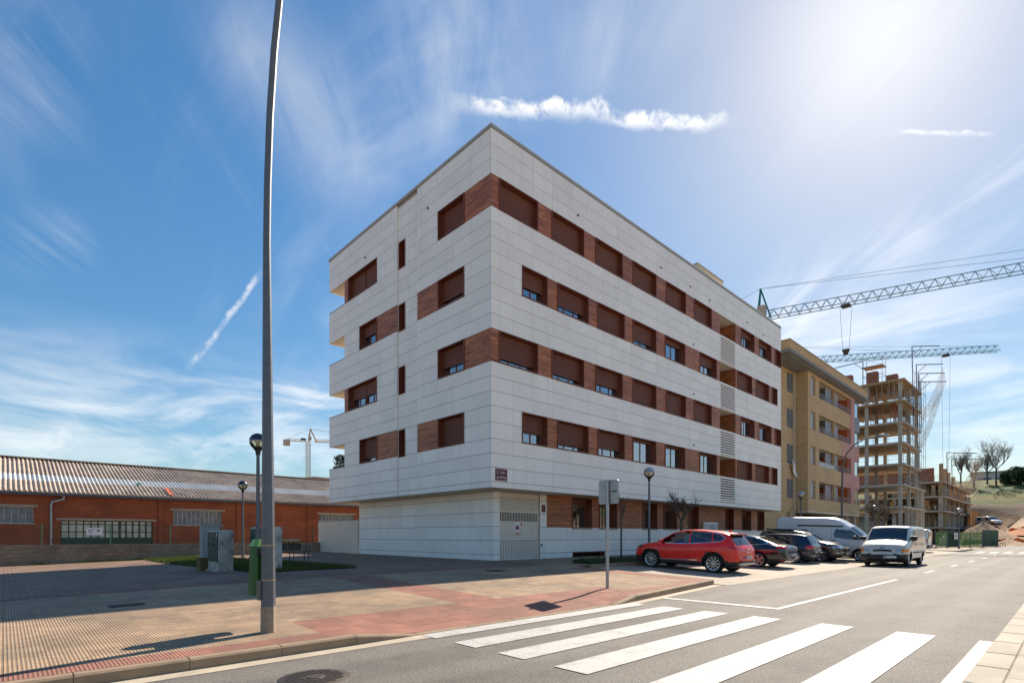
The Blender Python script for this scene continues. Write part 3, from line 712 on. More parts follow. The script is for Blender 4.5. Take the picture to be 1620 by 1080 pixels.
M['red'] = mat('sign_red', (.5, .03, .025), .45); M['blue'] = mat('sign_blue', (.02, .05, .22), .45); M['white'] = mat('sign_white', (.8, .79, .77), .5, var=.04)
M['orange'] = mat('sign_orange', (.62, .22, .07), .5)
# ---- signs are things of their own
def text_mesh(body, size, m, name='lettering', parent=None, loc=(0, 0, 0), rot=(R(90), 0, 0), align='CENTER', ext=.002):
    cu = bpy.data.curves.new('t', 'FONT'); cu.body = body; cu.size = size; cu.align_x = align; cu.align_y = 'CENTER'; cu.extrude = ext
    ob = bpy.data.objects.new('t', cu); COL.objects.link(ob)
    me = bpy.data.meshes.new_from_object(ob.evaluated_get(bpy.context.evaluated_depsgraph_get())); bpy.data.objects.remove(ob)
    me.materials.clear(); me.materials.append(m); return inst(name, me, parent, loc, rot)
ss = empty('street_name_sign', (CU + .53, CV - .002, 3.88), label='dark red street name plate with white lettering on the block corner', cat='street sign')
B('plate', M['signred'], ss, -.31, .31, -.02, 0, -.24, .24)
for zz_ in (-.215, .21): B('border', M['white'], ss, -.29, .29, -.023, -.0205, zz_, zz_ + .008)
text_mesh('Calle', .12, M['white'], parent=ss, loc=(.06, -.023, .09)); text_mesh('Juan del Rosal', .105, M['white'], parent=ss, loc=(0, -.023, -.10)).scale = (.84, 1.25, 1)
em = MB(); em.prism([(-.235, .03), (-.18, .03), (-.165, .09), (-.18, .15), (-.235, .15), (-.25, .09)], -.023, -.0205); em.build('emblem', M['greypl'], ss)
MB().prism([(-.225, .05), (-.19, .05), (-.19, .12), (-.225, .12)], -.0245, -.0232).build('emblem_field', M['signred'], ss)
vp = empty('garage_notice', (CU + 4.24, 16.84 - .001, 2.72), label='small dark red square notice on the pillar right of the garage door', cat='sign')
B('plate', M['signred'], vp, -.125, .125, -.015, 0, -.17, .17); B('print', M['orange'], vp, -.03, .03, -.017, -.0152, .02, .04)
ns_ = empty('no_parking_sign', (CU + 2.65, 16.84 + .094, 1.78), label='no-parking plate with red-rimmed blue disc on the garage door', cat='sign')
B('plate', M['white'], ns_, -.125, .125, -.012, 0, -.25, .25); B('lower_strip', M['orange'], ns_, -.125, .125, -.0145, -.0122, -.25, -.17)
MB().lathe([(0, -.0145), (.105, -.0145), (.105, -.0122)], (0, 0, .05), 28, 'y').build('rim', M['red'], ns_); MB().lathe([(0, -.0165), (.078, -.0165), (.078, -.0148)], (0, 0, .05), 28, 'y').build('disc', M['blue'], ns_)
MB().prism([(-.065, .105), (-.05, .12), (.065, -.005), (.05, -.02)], -.0185, -.0167).build('slash', M['red'], ns_)
st = empty('round_sticker', (CU + 2.92, 16.84 + .094, 1.98), label='small round orange sticker beside the no-parking plate', cat='sticker')
MB().lathe([(0, -.006), (.06, -.006), (.06, 0)], (0, 0, 0), 20, 'y').build('disc', M['orange'], st); B('tab', M['signred'], st, -.03, .03, -.009, -.0062, -.01, .01)
kb = empty('key_switch', (CU + 4.1, 16.839, 1.05), label='small black key switch on the pillar beside the garage door', cat='switch')
B('housing', M['dark'], kb, -.035, .035, -.05, 0, -.05, .05); B('face', M['greypl'], kb, -.02, .02, -.053, -.0502, -.03, .03)
# stair-head on the roof, balcony plants
rb = empty('roof_canopy', (33.7, 17.6, 17.3), label='pale flat canopy standing on the white block roof above the louvred balconies', cat='roof canopy')
B('wall', M['panel'], rb, -1.2, 1.5, .3, 2.2, 0, 1.3); B('slab', M['soffit'], rb, -1.7, 1.9, -1.0, 2.6, 1.302, 1.42); B('trim', M['coping'], rb, -1.73, 1.93, -1.03, 2.63, 1.424, 1.5)
# pale rendered yard wall
M['render'] = mat('pale_render', (.74, .62, .49), .85, var=.06, vs=.9, fine=.04, streak=.08)
yw = empty('yard_wall', (14.89, 28.6, .3), label='plain pale rendered yard wall beyond the white block', cat='wall')
for k in range(2): B('wall_panel', M['render'], yw, 0, .25, k * 2.72 + .003, (k + 1) * 2.72 - .003, -.1, 2.06)
B('wall_cap', M['coping'], yw, -.02, .27, 0, 5.44, 2.062, 2.10)
# ------------------------------------------------------------------ brick material
def brick_mat(name, c1, c2, mortar, w_=.25, h_=.065, ms=.009, var=.2, patch=None):
    m, nt, g, b, geo = newmat(name); p = geo.outputs['Position']
    s = N(nt, 'ShaderNodeSeparateXYZ'); nt.links.new(p, s.inputs[0]); c = N(nt, 'ShaderNodeCombineXYZ')
    nt.links.new(g.m('ADD', s.outputs[0], s.outputs[1]), c.inputs[0]); nt.links.new(s.outputs[2], c.inputs[1])
    br = N(nt, 'ShaderNodeTexBrick'); nt.links.new(c.outputs[0], br.inputs['Vector']); br.inputs['Scale'].default_value = 1
    br.inputs['Brick Width'].default_value = w_; br.inputs['Row Height'].default_value = h_; br.inputs['Mortar Size'].default_value = ms
    for k, q in (('Color1', c1), ('Color2', c2), ('Mortar', mortar)): br.inputs[k].default_value = (*q, 1)
    col = g.scale(br.outputs[0], g.rng(g.noise(g.mapv(p, (1, 1, 3)), .7, 5, .65), .3, .7, 1 - var, 1 + var))
    if patch: col = g.mix(g.rng(g.noise(p, .45, 5, .6), .55, .7, 0, .5), col, patch)
    setc(nt, b, col); b.inputs['Roughness'].default_value = .85; bump(nt, b, g.m('SUBTRACT', 1., br.outputs['Fac']), .5, .01); return m
M['brick'] = brick_mat('red_brick', (.36, .092, .030), (.27, .064, .024), (.22, .09, .05), h_=.075, patch=(.17, .045, .022))
M['ybrick'] = brick_mat('yellow_brick', (.63, .43, .225), (.56, .37, .19), (.45, .33, .19), .28, .10, .010, .10)
M['gfence'] = mat('green_paint', (.03, .12, .055), .5, var=.15); M['concrete'] = mat('raw_concrete', (.47, .425, .355), .9, var=.2, vs=.8, fine=.12, fs=12, streak=.12, isl=.05)
M['block'] = mat('concrete_block', (.255, .20, .15), .92, var=.18, vs=1.5, fine=.15, fs=40, isl=.14, bmp=.5, bs=60, stain=(.15, .125, .095), sts=.8)
M['galv'] = mat('galvanised_steel', (.36, .37, .38), .45, .65, var=.18, vs=5, fine=.1, fs=120)
M['green_frame'] = mat('dark_green_paint', (.012, .055, .035), .5); M['conc_lintel'] = mat('pale_lintel', (.36, .30, .23), .9, var=.2)
M['frosted'] = mat('dusty_glass', (.50, .52, .42), .35, var=.2, vs=1.5, isl=.16); M['greyglass'] = mat('grey_wired_glass', (.16, .19, .20), .3, var=.25, vs=2, isl=.18)
M['fibre'] = mat('fibre_cement', (.46, .37, .29), .9, var=.22, vs=.5, fine=.12, fs=14, isl=.08, stain=(.24, .18, .14), sts=1.4)
M['skylight'] = mat('translucent_sheet', (.56, .56, .54), .6, var=.12, vs=.6, isl=.06); M['zinc'] = mat('dark_zinc', (.085, .095, .11), .6, .3, var=.2, isl=.1)
M['redtile'] = mat('red_patch', (.50, .12, .06), .8)
# ------------------------------------------------------------------ brick warehouse on the left
wh = empty('brick_warehouse', (0, 52, 0), label='long red brick warehouse with corrugated roof and pale skylight band', cat='warehouse')
U0, U1 = -22.0, 44.0
ops = [(-9.5, -5.2, 2.37, 3.56), (-2.6, 1.58, 2.37, 3.54), (3.09, 8.87, .0, 2.62), (10.3, 14.01, 2.36, 3.58), (22.85, 26.58, 2.4, 3.6), (33, 37, 2.4, 3.6)]
def wbox(name, m, a, b, y0, y1, z0, z1): return B(name, m, wh, a, b, y0, y1, z0, z1)
cur = U0; TOPZ = 4.44
for a, b, z0, z1 in ops:
    wbox('wall', M['brick'], cur, a, 0, .3, -.1, TOPZ); wbox('wall', M['brick'], a, b, 0, .3, z1, TOPZ)
    if z0 > .1: wbox('wall', M['brick'], a, b, 0, .3, -.1, z0)
    cur = b
wbox('wall', M['brick'], cur, U1, 0, .3, -.1, TOPZ)
for a in (-12.0, -3.6, 9.25, 15.2, 21.6, 30): wbox('pilaster', M['brick'], a, a + .32, -.12, 0, -.1, TOPZ - .004)
wbox('inner_wall', M['room'], U0, U1, .5, .6, 0, 4.4)
for a, b, z0, z1 in ops:
    wbox('lintel', M['conc_lintel'], a - .25, b + .25, -.03, .28, z1 - .001, z1 + .16)
    if z0 > .1:
        wbox('sill', M['conc_lintel'], a - .1, b + .1, -.08, .28, z0 - .09, z0 + .001)
        n = 11; wnd = wbox('window', M['greypl'], a, b, .14, .2, z0, z0 + .05)
        def ws(name, m, *q): o = MB().box(*q).build(name, m, wnd, fix=False); return o
        ws('frame_bar', M['greypl'], a, b, .14, .2, z1 - .05, z1); ws('frame_bar', M['greypl'], a, b, .14, .2, (z0 + z1) / 2 - .02, (z0 + z1) / 2 + .02)
        for k in range(n + 1): ws('glazing_bar', M['greypl'], a + (b - a - .05) * k / n, a + (b - a - .05) * k / n + .05, .13, .195, z0 + .05, z1 - .05)
        for k in range(n):
            for q in (0, 1): ws('pane', M['greyglass'], a + (b - a) * k / n + .03, a + (b - a) * (k + 1) / n, .17, .178, z0 + .05 + q * (z1 - z0) / 2, z0 + (q + 1) * (z1 - z0) / 2 - .02)
    else:
        dr = wbox('loading_door', M['green_frame'], a, b, .15, .22, z0, 1.25); n = 13
        for k in range(n + 1): MB().box(a + (b - a - .07) * k / n, a + (b - a - .07) * k / n + (.16 if k == 8 else .06), .14, .22, 1.25, z1).build('bar', M['green_frame'], dr, fix=False)
        for q in (1.25, 1.72, 2.3): MB().box(a, b, .145, .215, q, q + .06).build('rail', M['green_frame'], dr, fix=False)
        for k in range(n):
            for z_, h in ((1.31, .41), (1.78, .52), (2.36, .2)):
                MB().box(a + (b - a) * k / n + .05, a + (b - a) * (k + 1) / n, .18, .188, z_, z_ + h).build('pane', M['frosted'], dr, fix=False)
# corrugated sheets, one mesh per row shared by every sheet
def sheet_mesh(wid, ln, m, name):
    mb = MB(); n = 40; per = .275
    for i in range(n + 1):
        x = wid * i / n; z = .06 * math.sin(2 * math.pi * x / per)
        mb.v += [(x, 0, z), (x, ln, z)]
    mb.f = [(2 * i, 2 * i + 2, 2 * i + 3, 2 * i + 1) for i in range(n)]
    return mb.mesh(name, m, 'all')
ang = math.atan2(8.1 - 4.62, 10.4); rl = math.hypot(10.4, 3.48); WS = 1.1
rowsr = [(0, .285, 'fibre'), (.28, .475, 'skylight'), (.47, .74, 'fibre'), (.735, 1.0, 'fibre')]
for k, (a, b, mk) in enumerate(rowsr):
    me = sheet_mesh(WS + .02, (b - a) * rl, M[mk], 'roof_sheet'); me_r = None
    for i in range(int((U1 - U0) / WS)):
        x = U0 + i * WS
        o = inst('roof_sheet', me, wh, (x, -.35 + a * rl * math.cos(ang), 4.66 + a * rl * math.sin(ang) - .012 * k), (ang, 0, 0))
MB().box(0, .3, .2, 2.4, .06, .075).build('patch_sheet', M['redtile'], wh, fix=False).matrix_local = Matrix.Translation((10.0, -.35, 4.72)) @ Matrix.Rotation(ang, 4, 'X')
MB().box(0, .35, .0, .6, .06, .08).build('patch_sheet', M['gfence'], wh, fix=False).matrix_local = Matrix.Translation((8.2, 2.6, 5.7)) @ Matrix.Rotation(ang, 4, 'X')
for i in range(22):
    x = U0 + i * 3.0; wbox('ridge_cap', M['fibre'], x + .01, x + 2.99, 9.55, 10.6, 8.07, 8.16)
    MB().prism([(-.42, 4.62), (-.42, 4.40), (-.1, 4.40), (.0, 4.44), (0, 4.62)], x * 1 + .012, x + 2.988, 'x').build('gutter_length', M['zinc'], wh)
wbox('gutter_lip', M['coping'], U0, U1, -.44, -.421, 4.58, 4.625)
MB().prism([(0, 4.6), (10.1, 8.0), (20, 4.6)], U0, U0 + .3, 'x').build('gable', M['brick'], wh); MB().prism([(0, 4.6), (10.1, 8.0), (20, 4.6)], U1 - .3, U1, 'x').build('gable', M['brick'], wh)
MB().quad((U0, 20.5, 4.6), (U1, 20.5, 4.6), (U1, 10, 8.07), (U0, 10, 8.07)).build('rear_slope', M['fibre'], wh, fix=False)
MB().tube([(3.25, -.32, 4.42), (3.25, -.32, 4.15), (2.6, -.16, 3.95), (2.55, -.14, 3.7), (2.55, -.14, .0)], .09, 10).build('downpipe', M['galv'], wh, True)
for z_ in (3.3, 1.1): wbox('pipe_clamp', M['zinc'], 2.44, 2.66, -.25, 0, z_, z_ + .05)
vt = wbox('vent_grille', M['block'], 19.0 - 6, 19.4 - 6, -.01, .02, 1.2, 1.5)
# ------------------------------------------------------------------ block wall with mesh fence
bw = empty('block_wall', (0, 33.7, 0), label='low grey concrete block wall along the plaza before the warehouse', cat='wall')
bme = MB().box(.005, .395, 0, .2, .005, .192).mesh('block', M['block'])
for c in range(5):
    z = .04 + c * .2; n0 = -8
    for i in range(n0, 38):
        u_ = i * .4 + (c % 2) * .2
        if u_ < -3 or u_ > 14.5: continue
        if gh(u_, 33.7) > z + .195: continue
        inst('block', bme, bw, (u_, random.uniform(-.004, .004), z - max(0, 5 - u_) * .0))
B('wall_core', M['block'], bw, -3, 14.88, .03, .17, -.1, 1.035); B('wall_run', M['block'], bw, -40, -3.05, 0, .2, -.1, 1.04)
wfn = empty('mesh_fence', (0, 33.8, 1.05), label='green-posted chain-link fence on top of the block wall', cat='fence')
for k in range(12): MB().tube([(-14.4 + k * 2.62, 0, -.1), (-14.4 + k * 2.62, 0, .98)], .03, 6).build('post', M['gfence'], wfn)
wm = MB(); x = -14.4
M['wire'] = mat('fence_wire', (.05, .11, .07), .5, .3)
while x < 14.4:
    for sgn in (-1, 1):
        x1 = x + sgn * .95; wm.quad((x - .0035, 0, 0), (x + .0035, 0, 0), (x1 + .0035, 0, .95), (x1 - .0035, 0, .95))
    x += .1
for z_ in (.02, .95): wm.quad((-14.4, 0, z_), (14.4, 0, z_), (14.4, 0, z_ + .006), (-14.4, 0, z_ + .006))
wm.build('wire_mesh', M['wire'], wfn, fix=False, kind='stuff')
pn = empty('paper_notice', (3.0, 33.74, 1.52), label='white paper notice hung on the mesh fence before the green loading door', cat='sign')
B('sheet', M['white'], pn, -.02, .62, -.012, 0, -.02, .34)
for k in range(3): B('print', M['blue'], pn, .05, .3 - .06 * k, -.0145, -.0125, .24 - k * .07, .265 - k * .07)
B('print', M['dark'], pn, .4, .5, -.0145, -.0125, .16, .25)
p2 = empty('small_wall_notice', (12.9, 33.69, .72), label='small white notice with red figures on the block wall near the yard wall', cat='sign')
B('sheet', M['white'], p2, -.18, .18, -.01, 0, -.12, .14); B('print', M['red'], p2, -.12, -.02, -.013, -.0105, -.04, .06); B('print', M['red'], p2, .03, .12, -.013, -.0105, -.04, .06)
# ------------------------------------------------------------------ yellow brick apartment building
yb = empty('yellow_brick_block', (51, 16.2, 0), label='yellow brick apartment block with deep balconies beyond the white block', cat='apartment block')
M['cornice'] = mat('grey_cornice', (.20, .20, .19), .7, var=.1); M['pink'] = mat('pink_panel', (.56, .27, .23), .7, var=.08, isl=.05, streak=.1); M['terra'] = mat('orange_render', (.48, .13, .045), .85, var=.1)
M['greycl'] = mat('grey_cladding', (.16, .175, .19), .5, .2); M['louvre'] = mat('pale_louvre', (.40, .43, .50), .5, .2); M['rail'] = mat('steel_rail', (.22, .22, .23), .4, .5)
def yy(name, m, a, b, v0, v1, z0, z1, par=None): return MB().box(a - 51, b - 51, v0 - 16.2, v1 - 16.2, z0, z1).build(name, m, par or yb, fix=False)
yy('cornice', M['ybrick'], 45.1, 67.9, 15.62, 32, 16.25, 16.96); yy('cornice_soffit', M['cornice'], 45.0, 67.98, 15.55, 32, 16.0, 16.248); yy('cornice_drip', M['cornice'], 45.3, 67.7, 15.75, 32, 15.9, 15.998)
yy('cornice_cap', M['coping'], 45.0, 68, 15.55, 32, 16.962, 17.02)
yy('rear_body', M['ybrick'], 43.45, 51.07, 17.3, 32, .3, 15.9); yy('side_body', M['ybrick'], 51.07, 51.86, 16.2, 32, 3.64, 15.9)
tops = [15.6, 12.5, 9.4, 6.37]; ZB = 3.64
yy('core', M['room'], 51.9, 67.2, 18.0, 32, .3, 15.9)
for i, zt in enumerate(tops):
    zb = zt - 1.6; nxt = tops[i + 1] if i < 3 else ZB
    low = nxt if i < 3 else ZB
    pinkspan = i in (1, 2)
    yy('spandrel', M['ybrick'], 51.86, 60.9 if pinkspan else (64.0 if i == 0 else 67.3), 16.2, 16.5, low, zb)
    if pinkspan:
        for a in (60.9, 62.95, 65.0): yy('pink_spandrel', M['pink'], a, a + 2.03, 16.17, 16.47, low, zb)
    if i == 0: yy('lintel', M['ybrick'], 51.86, 64, 16.2, 16.5, zt, 15.9)
    yy('pier', M['ybrick'], 53.05, 54.06, 16.2, 16.6, zb, zt)
    wn_ = yy('window', M['greycl'], 51.86, 53.05, 16.42, 16.46, zb, zt); yy('blind', M['louvre'], 51.9, 53.0, 16.36, 16.40, zb + .1, zt - .02, wn_); wn_.children[0].location = (0, 0, 0)
    yy('balcony_floor', M['concrete'], 54.06, 64, 16.5, 18, zb - .25, zb - .02); yy('balcony_ceiling', M['soffit'], 54.06, 64, 16.5, 18, zt + .0, zt + .1)
    yy('balcony_cheek', M['terra'], 63.9, 64.0, 16.5, 18, zb, zt); yy('balcony_cheek', M['ybrick'], 54.06, 54.16, 16.6, 18, zb, zt)
    yy('balcony_glazing', M['glass'], 54.3, 60.5, 17.92, 17.95, zb, zt - .2); yy('balcony_wall', M['terra'], 61, 63.9, 17.9, 17.98, zb, zt)
    yy('balcony_post', M['ybrick'], 58.75, 58.95, 16.25, 16.5, zb, zt)
    for a in (56.96, 59.05):
        lv = yy('sliding_louvre', M['louvre'], a, a + .06, 16.52, 16.57, zb, zt)
        for q in range(14): yy('slat', M['louvre'], a + .06, a + 1.7, 16.52, 16.57, zb + q * .113 + .02, zb + q * .113 + .09, lv)
    if i != 2: 
        for q in range(3): yy('rail_bar', M['rail'], 54.16, 58.75, 16.22, 16.26, zb + .1 + q * .18, zb + .15 + q * .18)
    else: yy('glass_rail', M['greypl'], 54.16, 58.75, 16.24, 16.27, zb, zb + .45)
    for q in range(3): yy('rail_bar', M['rail'], 58.95, 63.9, 16.22, 16.26, zb + .1 + q * .18, zb + .15 + q * .18)
    yy('corner_panel', M['pink'], 64.0, 65.3, 16.17, 16.5, zb if i else nxt, zt if i else 15.9)
    gp = yy('corner_window', M['greycl'], 65.3, 67.3, 16.4, 16.5, zb, zt if i else 15.9); yy('pane', M['glass'], 65.4, 66.9, 16.36, 16.39, zb + .1, zt - .05, gp)
    if i == 0: yy('corner_spandrel', M['greycl'], 64.0 + 1.3, 67.3, 16.2, 16.5, nxt, zb)
    # windows on the set-back wall
    bw_ = yy('window', M['greycl'], 49.3, 50.55, 17.27, 17.31, zb - .02, zt + .02); yy('blind', M['greypl'] if i == 9 else M['greycl'], 49.35, 50.5, 17.24, 17.268, zb + .5, zt, bw_)
for i, z in enumerate((12.5 - 1.75, 9.4 - 1.75, 15.6 - 1.75)): yy('string_course', M['soffit'], 48, 51.07, 17.27, 17.302, z, z + .05)
yy('downpipe', M['soffit'], 50.78, 50.9, 17.16, 17.28, .4, 15.9)
yy('overhang', M['soffit'], 51.07, 67.3, 16.2, 18.2, 3.5, 3.638); yy('ground_wall', M['ybrick'], 51.1, 67.0, 18.0, 18.05, .3, 3.5)
for a in (54.5, 57.8, 61.0): 
    o = yy('shop_window', M['greycl'], a, a + 2.4, 17.96, 17.995, .5, 3.0)
for a in (60.2, 63.6, 66.6): yy('column', M['concrete'], a, a + .45, 16.5, 16.95, .3, 3.5)
cl_ = empty('hanging_cloth', (49.55, 17.15, 7.0), label='white cloth hanging out of a window of the yellow brick block', cat='cloth')
mb = MB()
for i in range(7):
    for j in range(5):
        mb.v.append((j * .16 + i * .13 + .03 * math.sin(i * 1.7), -.12 - .08 * math.sin(j * 2 + i), 1.0 - i * .22 - .03 * j))
for i in range(6):
    for j in range(4): a = i * 5 + j; mb.f.append((a, a + 1, a + 6, a + 5))
o = mb.build('sheet', M['white'], cl_, 'all', fix=False); md = o.modifiers.new('s', 'SOLIDIFY'); md.thickness = .03
ysg = empty('small_street_plate', (66.9, 16.16, 5.0), label='small dark red plate on the far corner of the yellow brick block', cat='sign'); B('plate', M['signred'], ysg, -.3, .3, -.02, 0, -.25, .25); B('print', M['white'], ysg, -.2, .2, -.023, -.0205, -.02, .05)
# ------------------------------------------------------------------ unfinished concrete tower
M['formwork'] = mat('formwork_wood', (.37, .255, .145), .85, var=.25, vs=1.5, fine=.15, fs=8, isl=.12); M['prop'] = mat('red_prop', (.36, .10, .05), .6, .2); M['propg'] = mat('steel_prop', (.42, .36, .28), .6, .3)
M['brickpile'] = brick_mat('brick_pile', (.42, .15, .08), (.34, .11, .06), (.2, .12, .08)); M['net'] = mat('beige_net', (.55, .46, .34), .9)
def net_alpha(m, k=.5):
    nt = m.node_tree; b = nt.nodes['Principled BSDF']; g = G(nt); geo = N(nt, 'ShaderNodeNewGeometry')
    n = g.rng(g.noise(geo.outputs['Position'], 3.5, 3, .7), .35, .65, k - .25, k + .25); nt.links.new(n, b.inputs['Alpha'])
net_alpha(M['net'], .36)
ct = empty('concrete_tower', (91.4, 16.8, 0), label='tall unfinished concrete frame with props, railings and davit arms on top', cat='building site')
lv = [23.46, 20.48, 17.53, 14.61, 11.62, 8.67, 5.57]
def cc(name, m, a, b, v0, v1, z0, z1): return MB().box(a, b, v0, v1, z0, z1).build(name, m, ct, fix=False)
LU, LVv = 11.8, 13
for i, z in enumerate(lv):
    ext = 3.6 if i >= 5 else 0
    cc('slab', M['formwork'] if i < 2 else M['concrete'], -.2, LU + ext, -.25, LVv, z - .28, z)
    if 1 < i < 5: cc('slab_soffit', M['formwork'], .1, LU - .1, .1, LVv - .2, z - .3, z - .282)
    if i < 6:
        cc('drop_beam', M['concrete'], .3, LU - .3, .4, .8, z - .5, z - .301)
    rl_ = MB()
    if 0 < i < 6:
        for h in (.55, 1.05): rl_.bar((-.1, -.1, z + h), (-.1, LVv, z + h), .025); rl_.bar((-.1, -.1, z + h), (LU, -.1, z + h), .025)
        for q in range(8): rl_.bar((-.1, -.1 + q * 1.8, z), (-.1, -.1 + q * 1.8, z + 1.1), .03); rl_.bar((-.1 + q * 1.7, -.1, z), (-.1 + q * 1.7, -.1, z + 1.1), .03)
        rl_.build('guard_rail', M['rail'], ct, fix=False)
for cu_ in (.25, 5.8, 11.2):
    for cv_ in (.15, 4.2, 8.2, 12.2):
        zt = 23.2 if True else 0; n = 0
        for i, z in enumerate(lv):
            lo = lv[i + 1] if i < 6 else 0
            cc('column', M['concrete'], cu_, cu_ + .38, cv_, cv_ + .42, lo, z - .281)
for cu_ in (3.0, 6.0, 9.0, 12.4, 14.6): cc('column', M['concrete'], cu_, cu_ + .4, -.1, .3, 0, lv[5] - .282 if cu_ > 12 else lv[6] - .282)
for q in range(16):
    cc('prop', M['propg'], .3 + q * .72, .37 + q * .72, .5 + (q % 3) * .8, .57 + (q % 3) * .8, lv[1], lv[0] - .282); cc('prop', M['propg'], .4 + (q % 2) * .5, .47 + (q % 2) * .5, 1.0 + q * .75, 1.07 + q * .75, lv[1], lv[0] - .282)
    cc('prop', M['prop'], .6 + (q % 2) * .7, .68 + (q % 2) * .7, .9 + q * .75, .98 + q * .75, lv[2], lv[1] - .282); cc('prop', M['prop'], .9 + q * .7, .97 + q * .7, 1.2, 1.28, lv[2], lv[1] - .282)
for i in (0, 1):
    for q in range(9): cc('joist', M['formwork'], .0, LU, .2 + q * 1.45, .32 + q * 1.45, lv[i] - .46, lv[i] - .301)
wbk = cc('stair_wall', M['concrete'], 5.0, 9.0, 10.5, 10.8, 0, 20.2)
for a, v0, h, m in ((.8, 3.2, 1.9, 'brickpile'), (1.2, .9, 1.1, 'brickpile'), (.6, 6.4, 2.0, 'brickpile')): cc('brick_stack', M[m], a, a + 1.1, v0, v0 + 1.3, lv[0], lv[0] + h)
def scaffold(a, v0, z0, w_, d_, h, n):
    m = MB()
    for x in (a, a + w_):
        for y in (v0, v0 + d_): m.bar((x, y, z0), (x, y, z0 + h), .035)
    for k in range(n + 1):
        z = z0 + h * k / n
        for x in (a, a + w_): m.bar((x, v0, z), (x, v0 + d_, z), .028); 
        for y in (v0, v0 + d_): m.bar((a, y, z), (a + w_, y, z), .028)
        if k < n: m.bar((a, v0, z), (a, v0 + d_, z + h / n), .022)
    return m
scaffold(.4, 2.5, lv[0], 2.0, 2.4, 3.9, 3).build('scaffold', M['rail'], ct, fix=False, kind='stuff'); cc('scaffold_deck', M['formwork'], .3, 2.5, 2.4, 5.0, lv[0] + 2.6, lv[0] + 2.66)
scaffold(LU + .1, .2, 12, 1.0, 1.2, 13.5, 8).build('scaffold', M['rail'], ct, fix=False, kind='stuff')
m = MB()
for q in range(7): m.bar((2.2 + q * 1.6, -.75, 8.7), (2.2 + q * 1.6, -.75, 25.2 - .3 * (q % 3)), .03)
for q in range(9): m.bar((2.2, -.75, 9.6 + q * 1.9), (11.9, -.75, 9.6 + q * 1.9), .025)
for q in range(6): m.bar((2.2 + q * 1.6, -.75, 9.6 + q * 1.9), (3.8 + q * 1.6, -.75, 11.5 + q * 1.9), .022)
m.build('scaffold', M['rail'], ct, fix=False, kind='stuff')
for x, v_, zt, dx in ((2.6, 5.4, 4.2, -1), (5.0, -.4, 5.6, 1), (8.0, -.4, 3.6, 1), (9.6, -.4, 2.6, 1), (11.0, -.4, 1.6, 1)):
    m = MB(); zt += lv[0]
    if dx > 0: m.bar((x, v_, lv[2]), (x, v_ + .2, zt), .07); m.bar((x, v_ + .2, zt), (x + 2.6, v_ - 2.6, zt), .07); m.bar((x, v_ + .2, zt - 1.4), (x + 1, v_ - .9, zt), .05)
    else: m.bar((x, v_, lv[1]), (x, v_, zt), .07); m.bar((x, v_, zt), (x, v_ + 4, zt - .2), .07); m.bar((x, v_, zt - 1.2), (x, v_ + 1.2, zt), .05)
    m.build('davit_arm', M['dark'], ct, fix=False)
def net(parent, pts_a, pts_b, n=10, sag=.5):
    mb = MB(); A = [Vector(p) for p in pts_a]; Bp = [Vector(p) for p in pts_b]
    for i in range(len(A)):
        for j in range(n + 1):
            t = j / n; p = A[i].lerp(Bp[i], t); p.z -= sag * math.sin(math.pi * t) * (1 + .3 * math.sin(i * 2.1)); mb.v.append(tuple(p))
    for i in range(len(A) - 1):
        for j in range(n): a = i * (n + 1) + j; mb.f.append((a, a + 1, a + n + 2, a + n + 1))
    return mb.build('safety_net', M['net'], parent, 'all', fix=False)
net(ct, [(7.6, -.4, 19.6), (9.5, -.4, 19.4), (11.5, -.4, 19.2)], [(10.4, -3, 26.8), (12.0, -3, 25.9), (13.6, -3, 24.9)], 8, 1.4)
net(ct, [(11.6, -.4, 15), (12.2, 1.0, 15)], [(13.9, -2.6, 24), (14.2, -1.4, 22.5)], 8, 1.0)
for q in range(10): cc('wall_infill', M['brickpile'] if q % 3 else M['concrete'], .6 + q * 1.1, 1.5 + q * 1.1, 9.0, 9.15, lv[6] if q % 2 else 0, (lv[6] if q % 2 else 0) + 1.6 + .3 * (q % 3))
# second, lower frame further along the street
c2 = empty('low_construction_frame', (123.7, 16.8, 0), label='lower unfinished concrete frame with orange formwork boards and beige nets', cat='building site')
l2 = [14.0, 11.3, 8.65, 6.0, 3.0]
def c_(name, m, a, b, v0, v1, z0, z1): return MB().box(a, b, v0, v1, z0, z1).build(name, m, c2, fix=False)
M['oform'] = mat('orange_formwork', (.52, .24, .07), .8, var=.3, vs=1, isl=.2)
for i, z in enumerate(l2[1:]):
    c_('slab', M['concrete'], -.4, 38, -.4, 16, z - .3, z); c_('slab_soffit', M['formwork'], 0, 37.6, .0, 15, z - .33, z - .302)
for cu_ in (0, 4, 8, 14, 20, 26, 32, 37):
    for cv_ in (0, 3.2, 7):
        for i, z in enumerate(l2[1:]):
            lo = l2[i + 2] if i < 3 else 0
            c_('column', M['concrete'] if (cu_ + i) % 3 else M['formwork'], cu_, cu_ + .55, cv_, cv_ + .6, lo, z - .334)
for cu_, h in ((0, 3.2), (4, 2.6), (8, 2.2), (2, 1.4), (14, 1.8)): c_('column', M['formwork'], cu_, cu_ + .6, -.05, .5, 11.3, 11.3 + h)
c_('parapet', M['brickpile'], -.2, .1, 1.2, 15, 11.3, 13.8); c_('parapet', M['formwork'], .3, 3.8, 5, 5.2, 11.3, 12.6)
for q in range(14): c_('board_wall', M['oform'] if q % 3 else M['formwork'], 9 + q * 1.9, 10.7 + q * 1.9, .3 + .1 * (q % 2), .4 + .1 * (q % 2), 8.66, 11.0 - .3 * (q % 3))
for q in range(9): c_('board_wall', M['oform'], 26 + q * 1.6, 27.5 + q * 1.6, -1.2 + .06 * (q % 2), -1.1 + .06 * (q % 2), 1.0 + .2 * (q % 2), 6.9 - .3 * (q % 2))
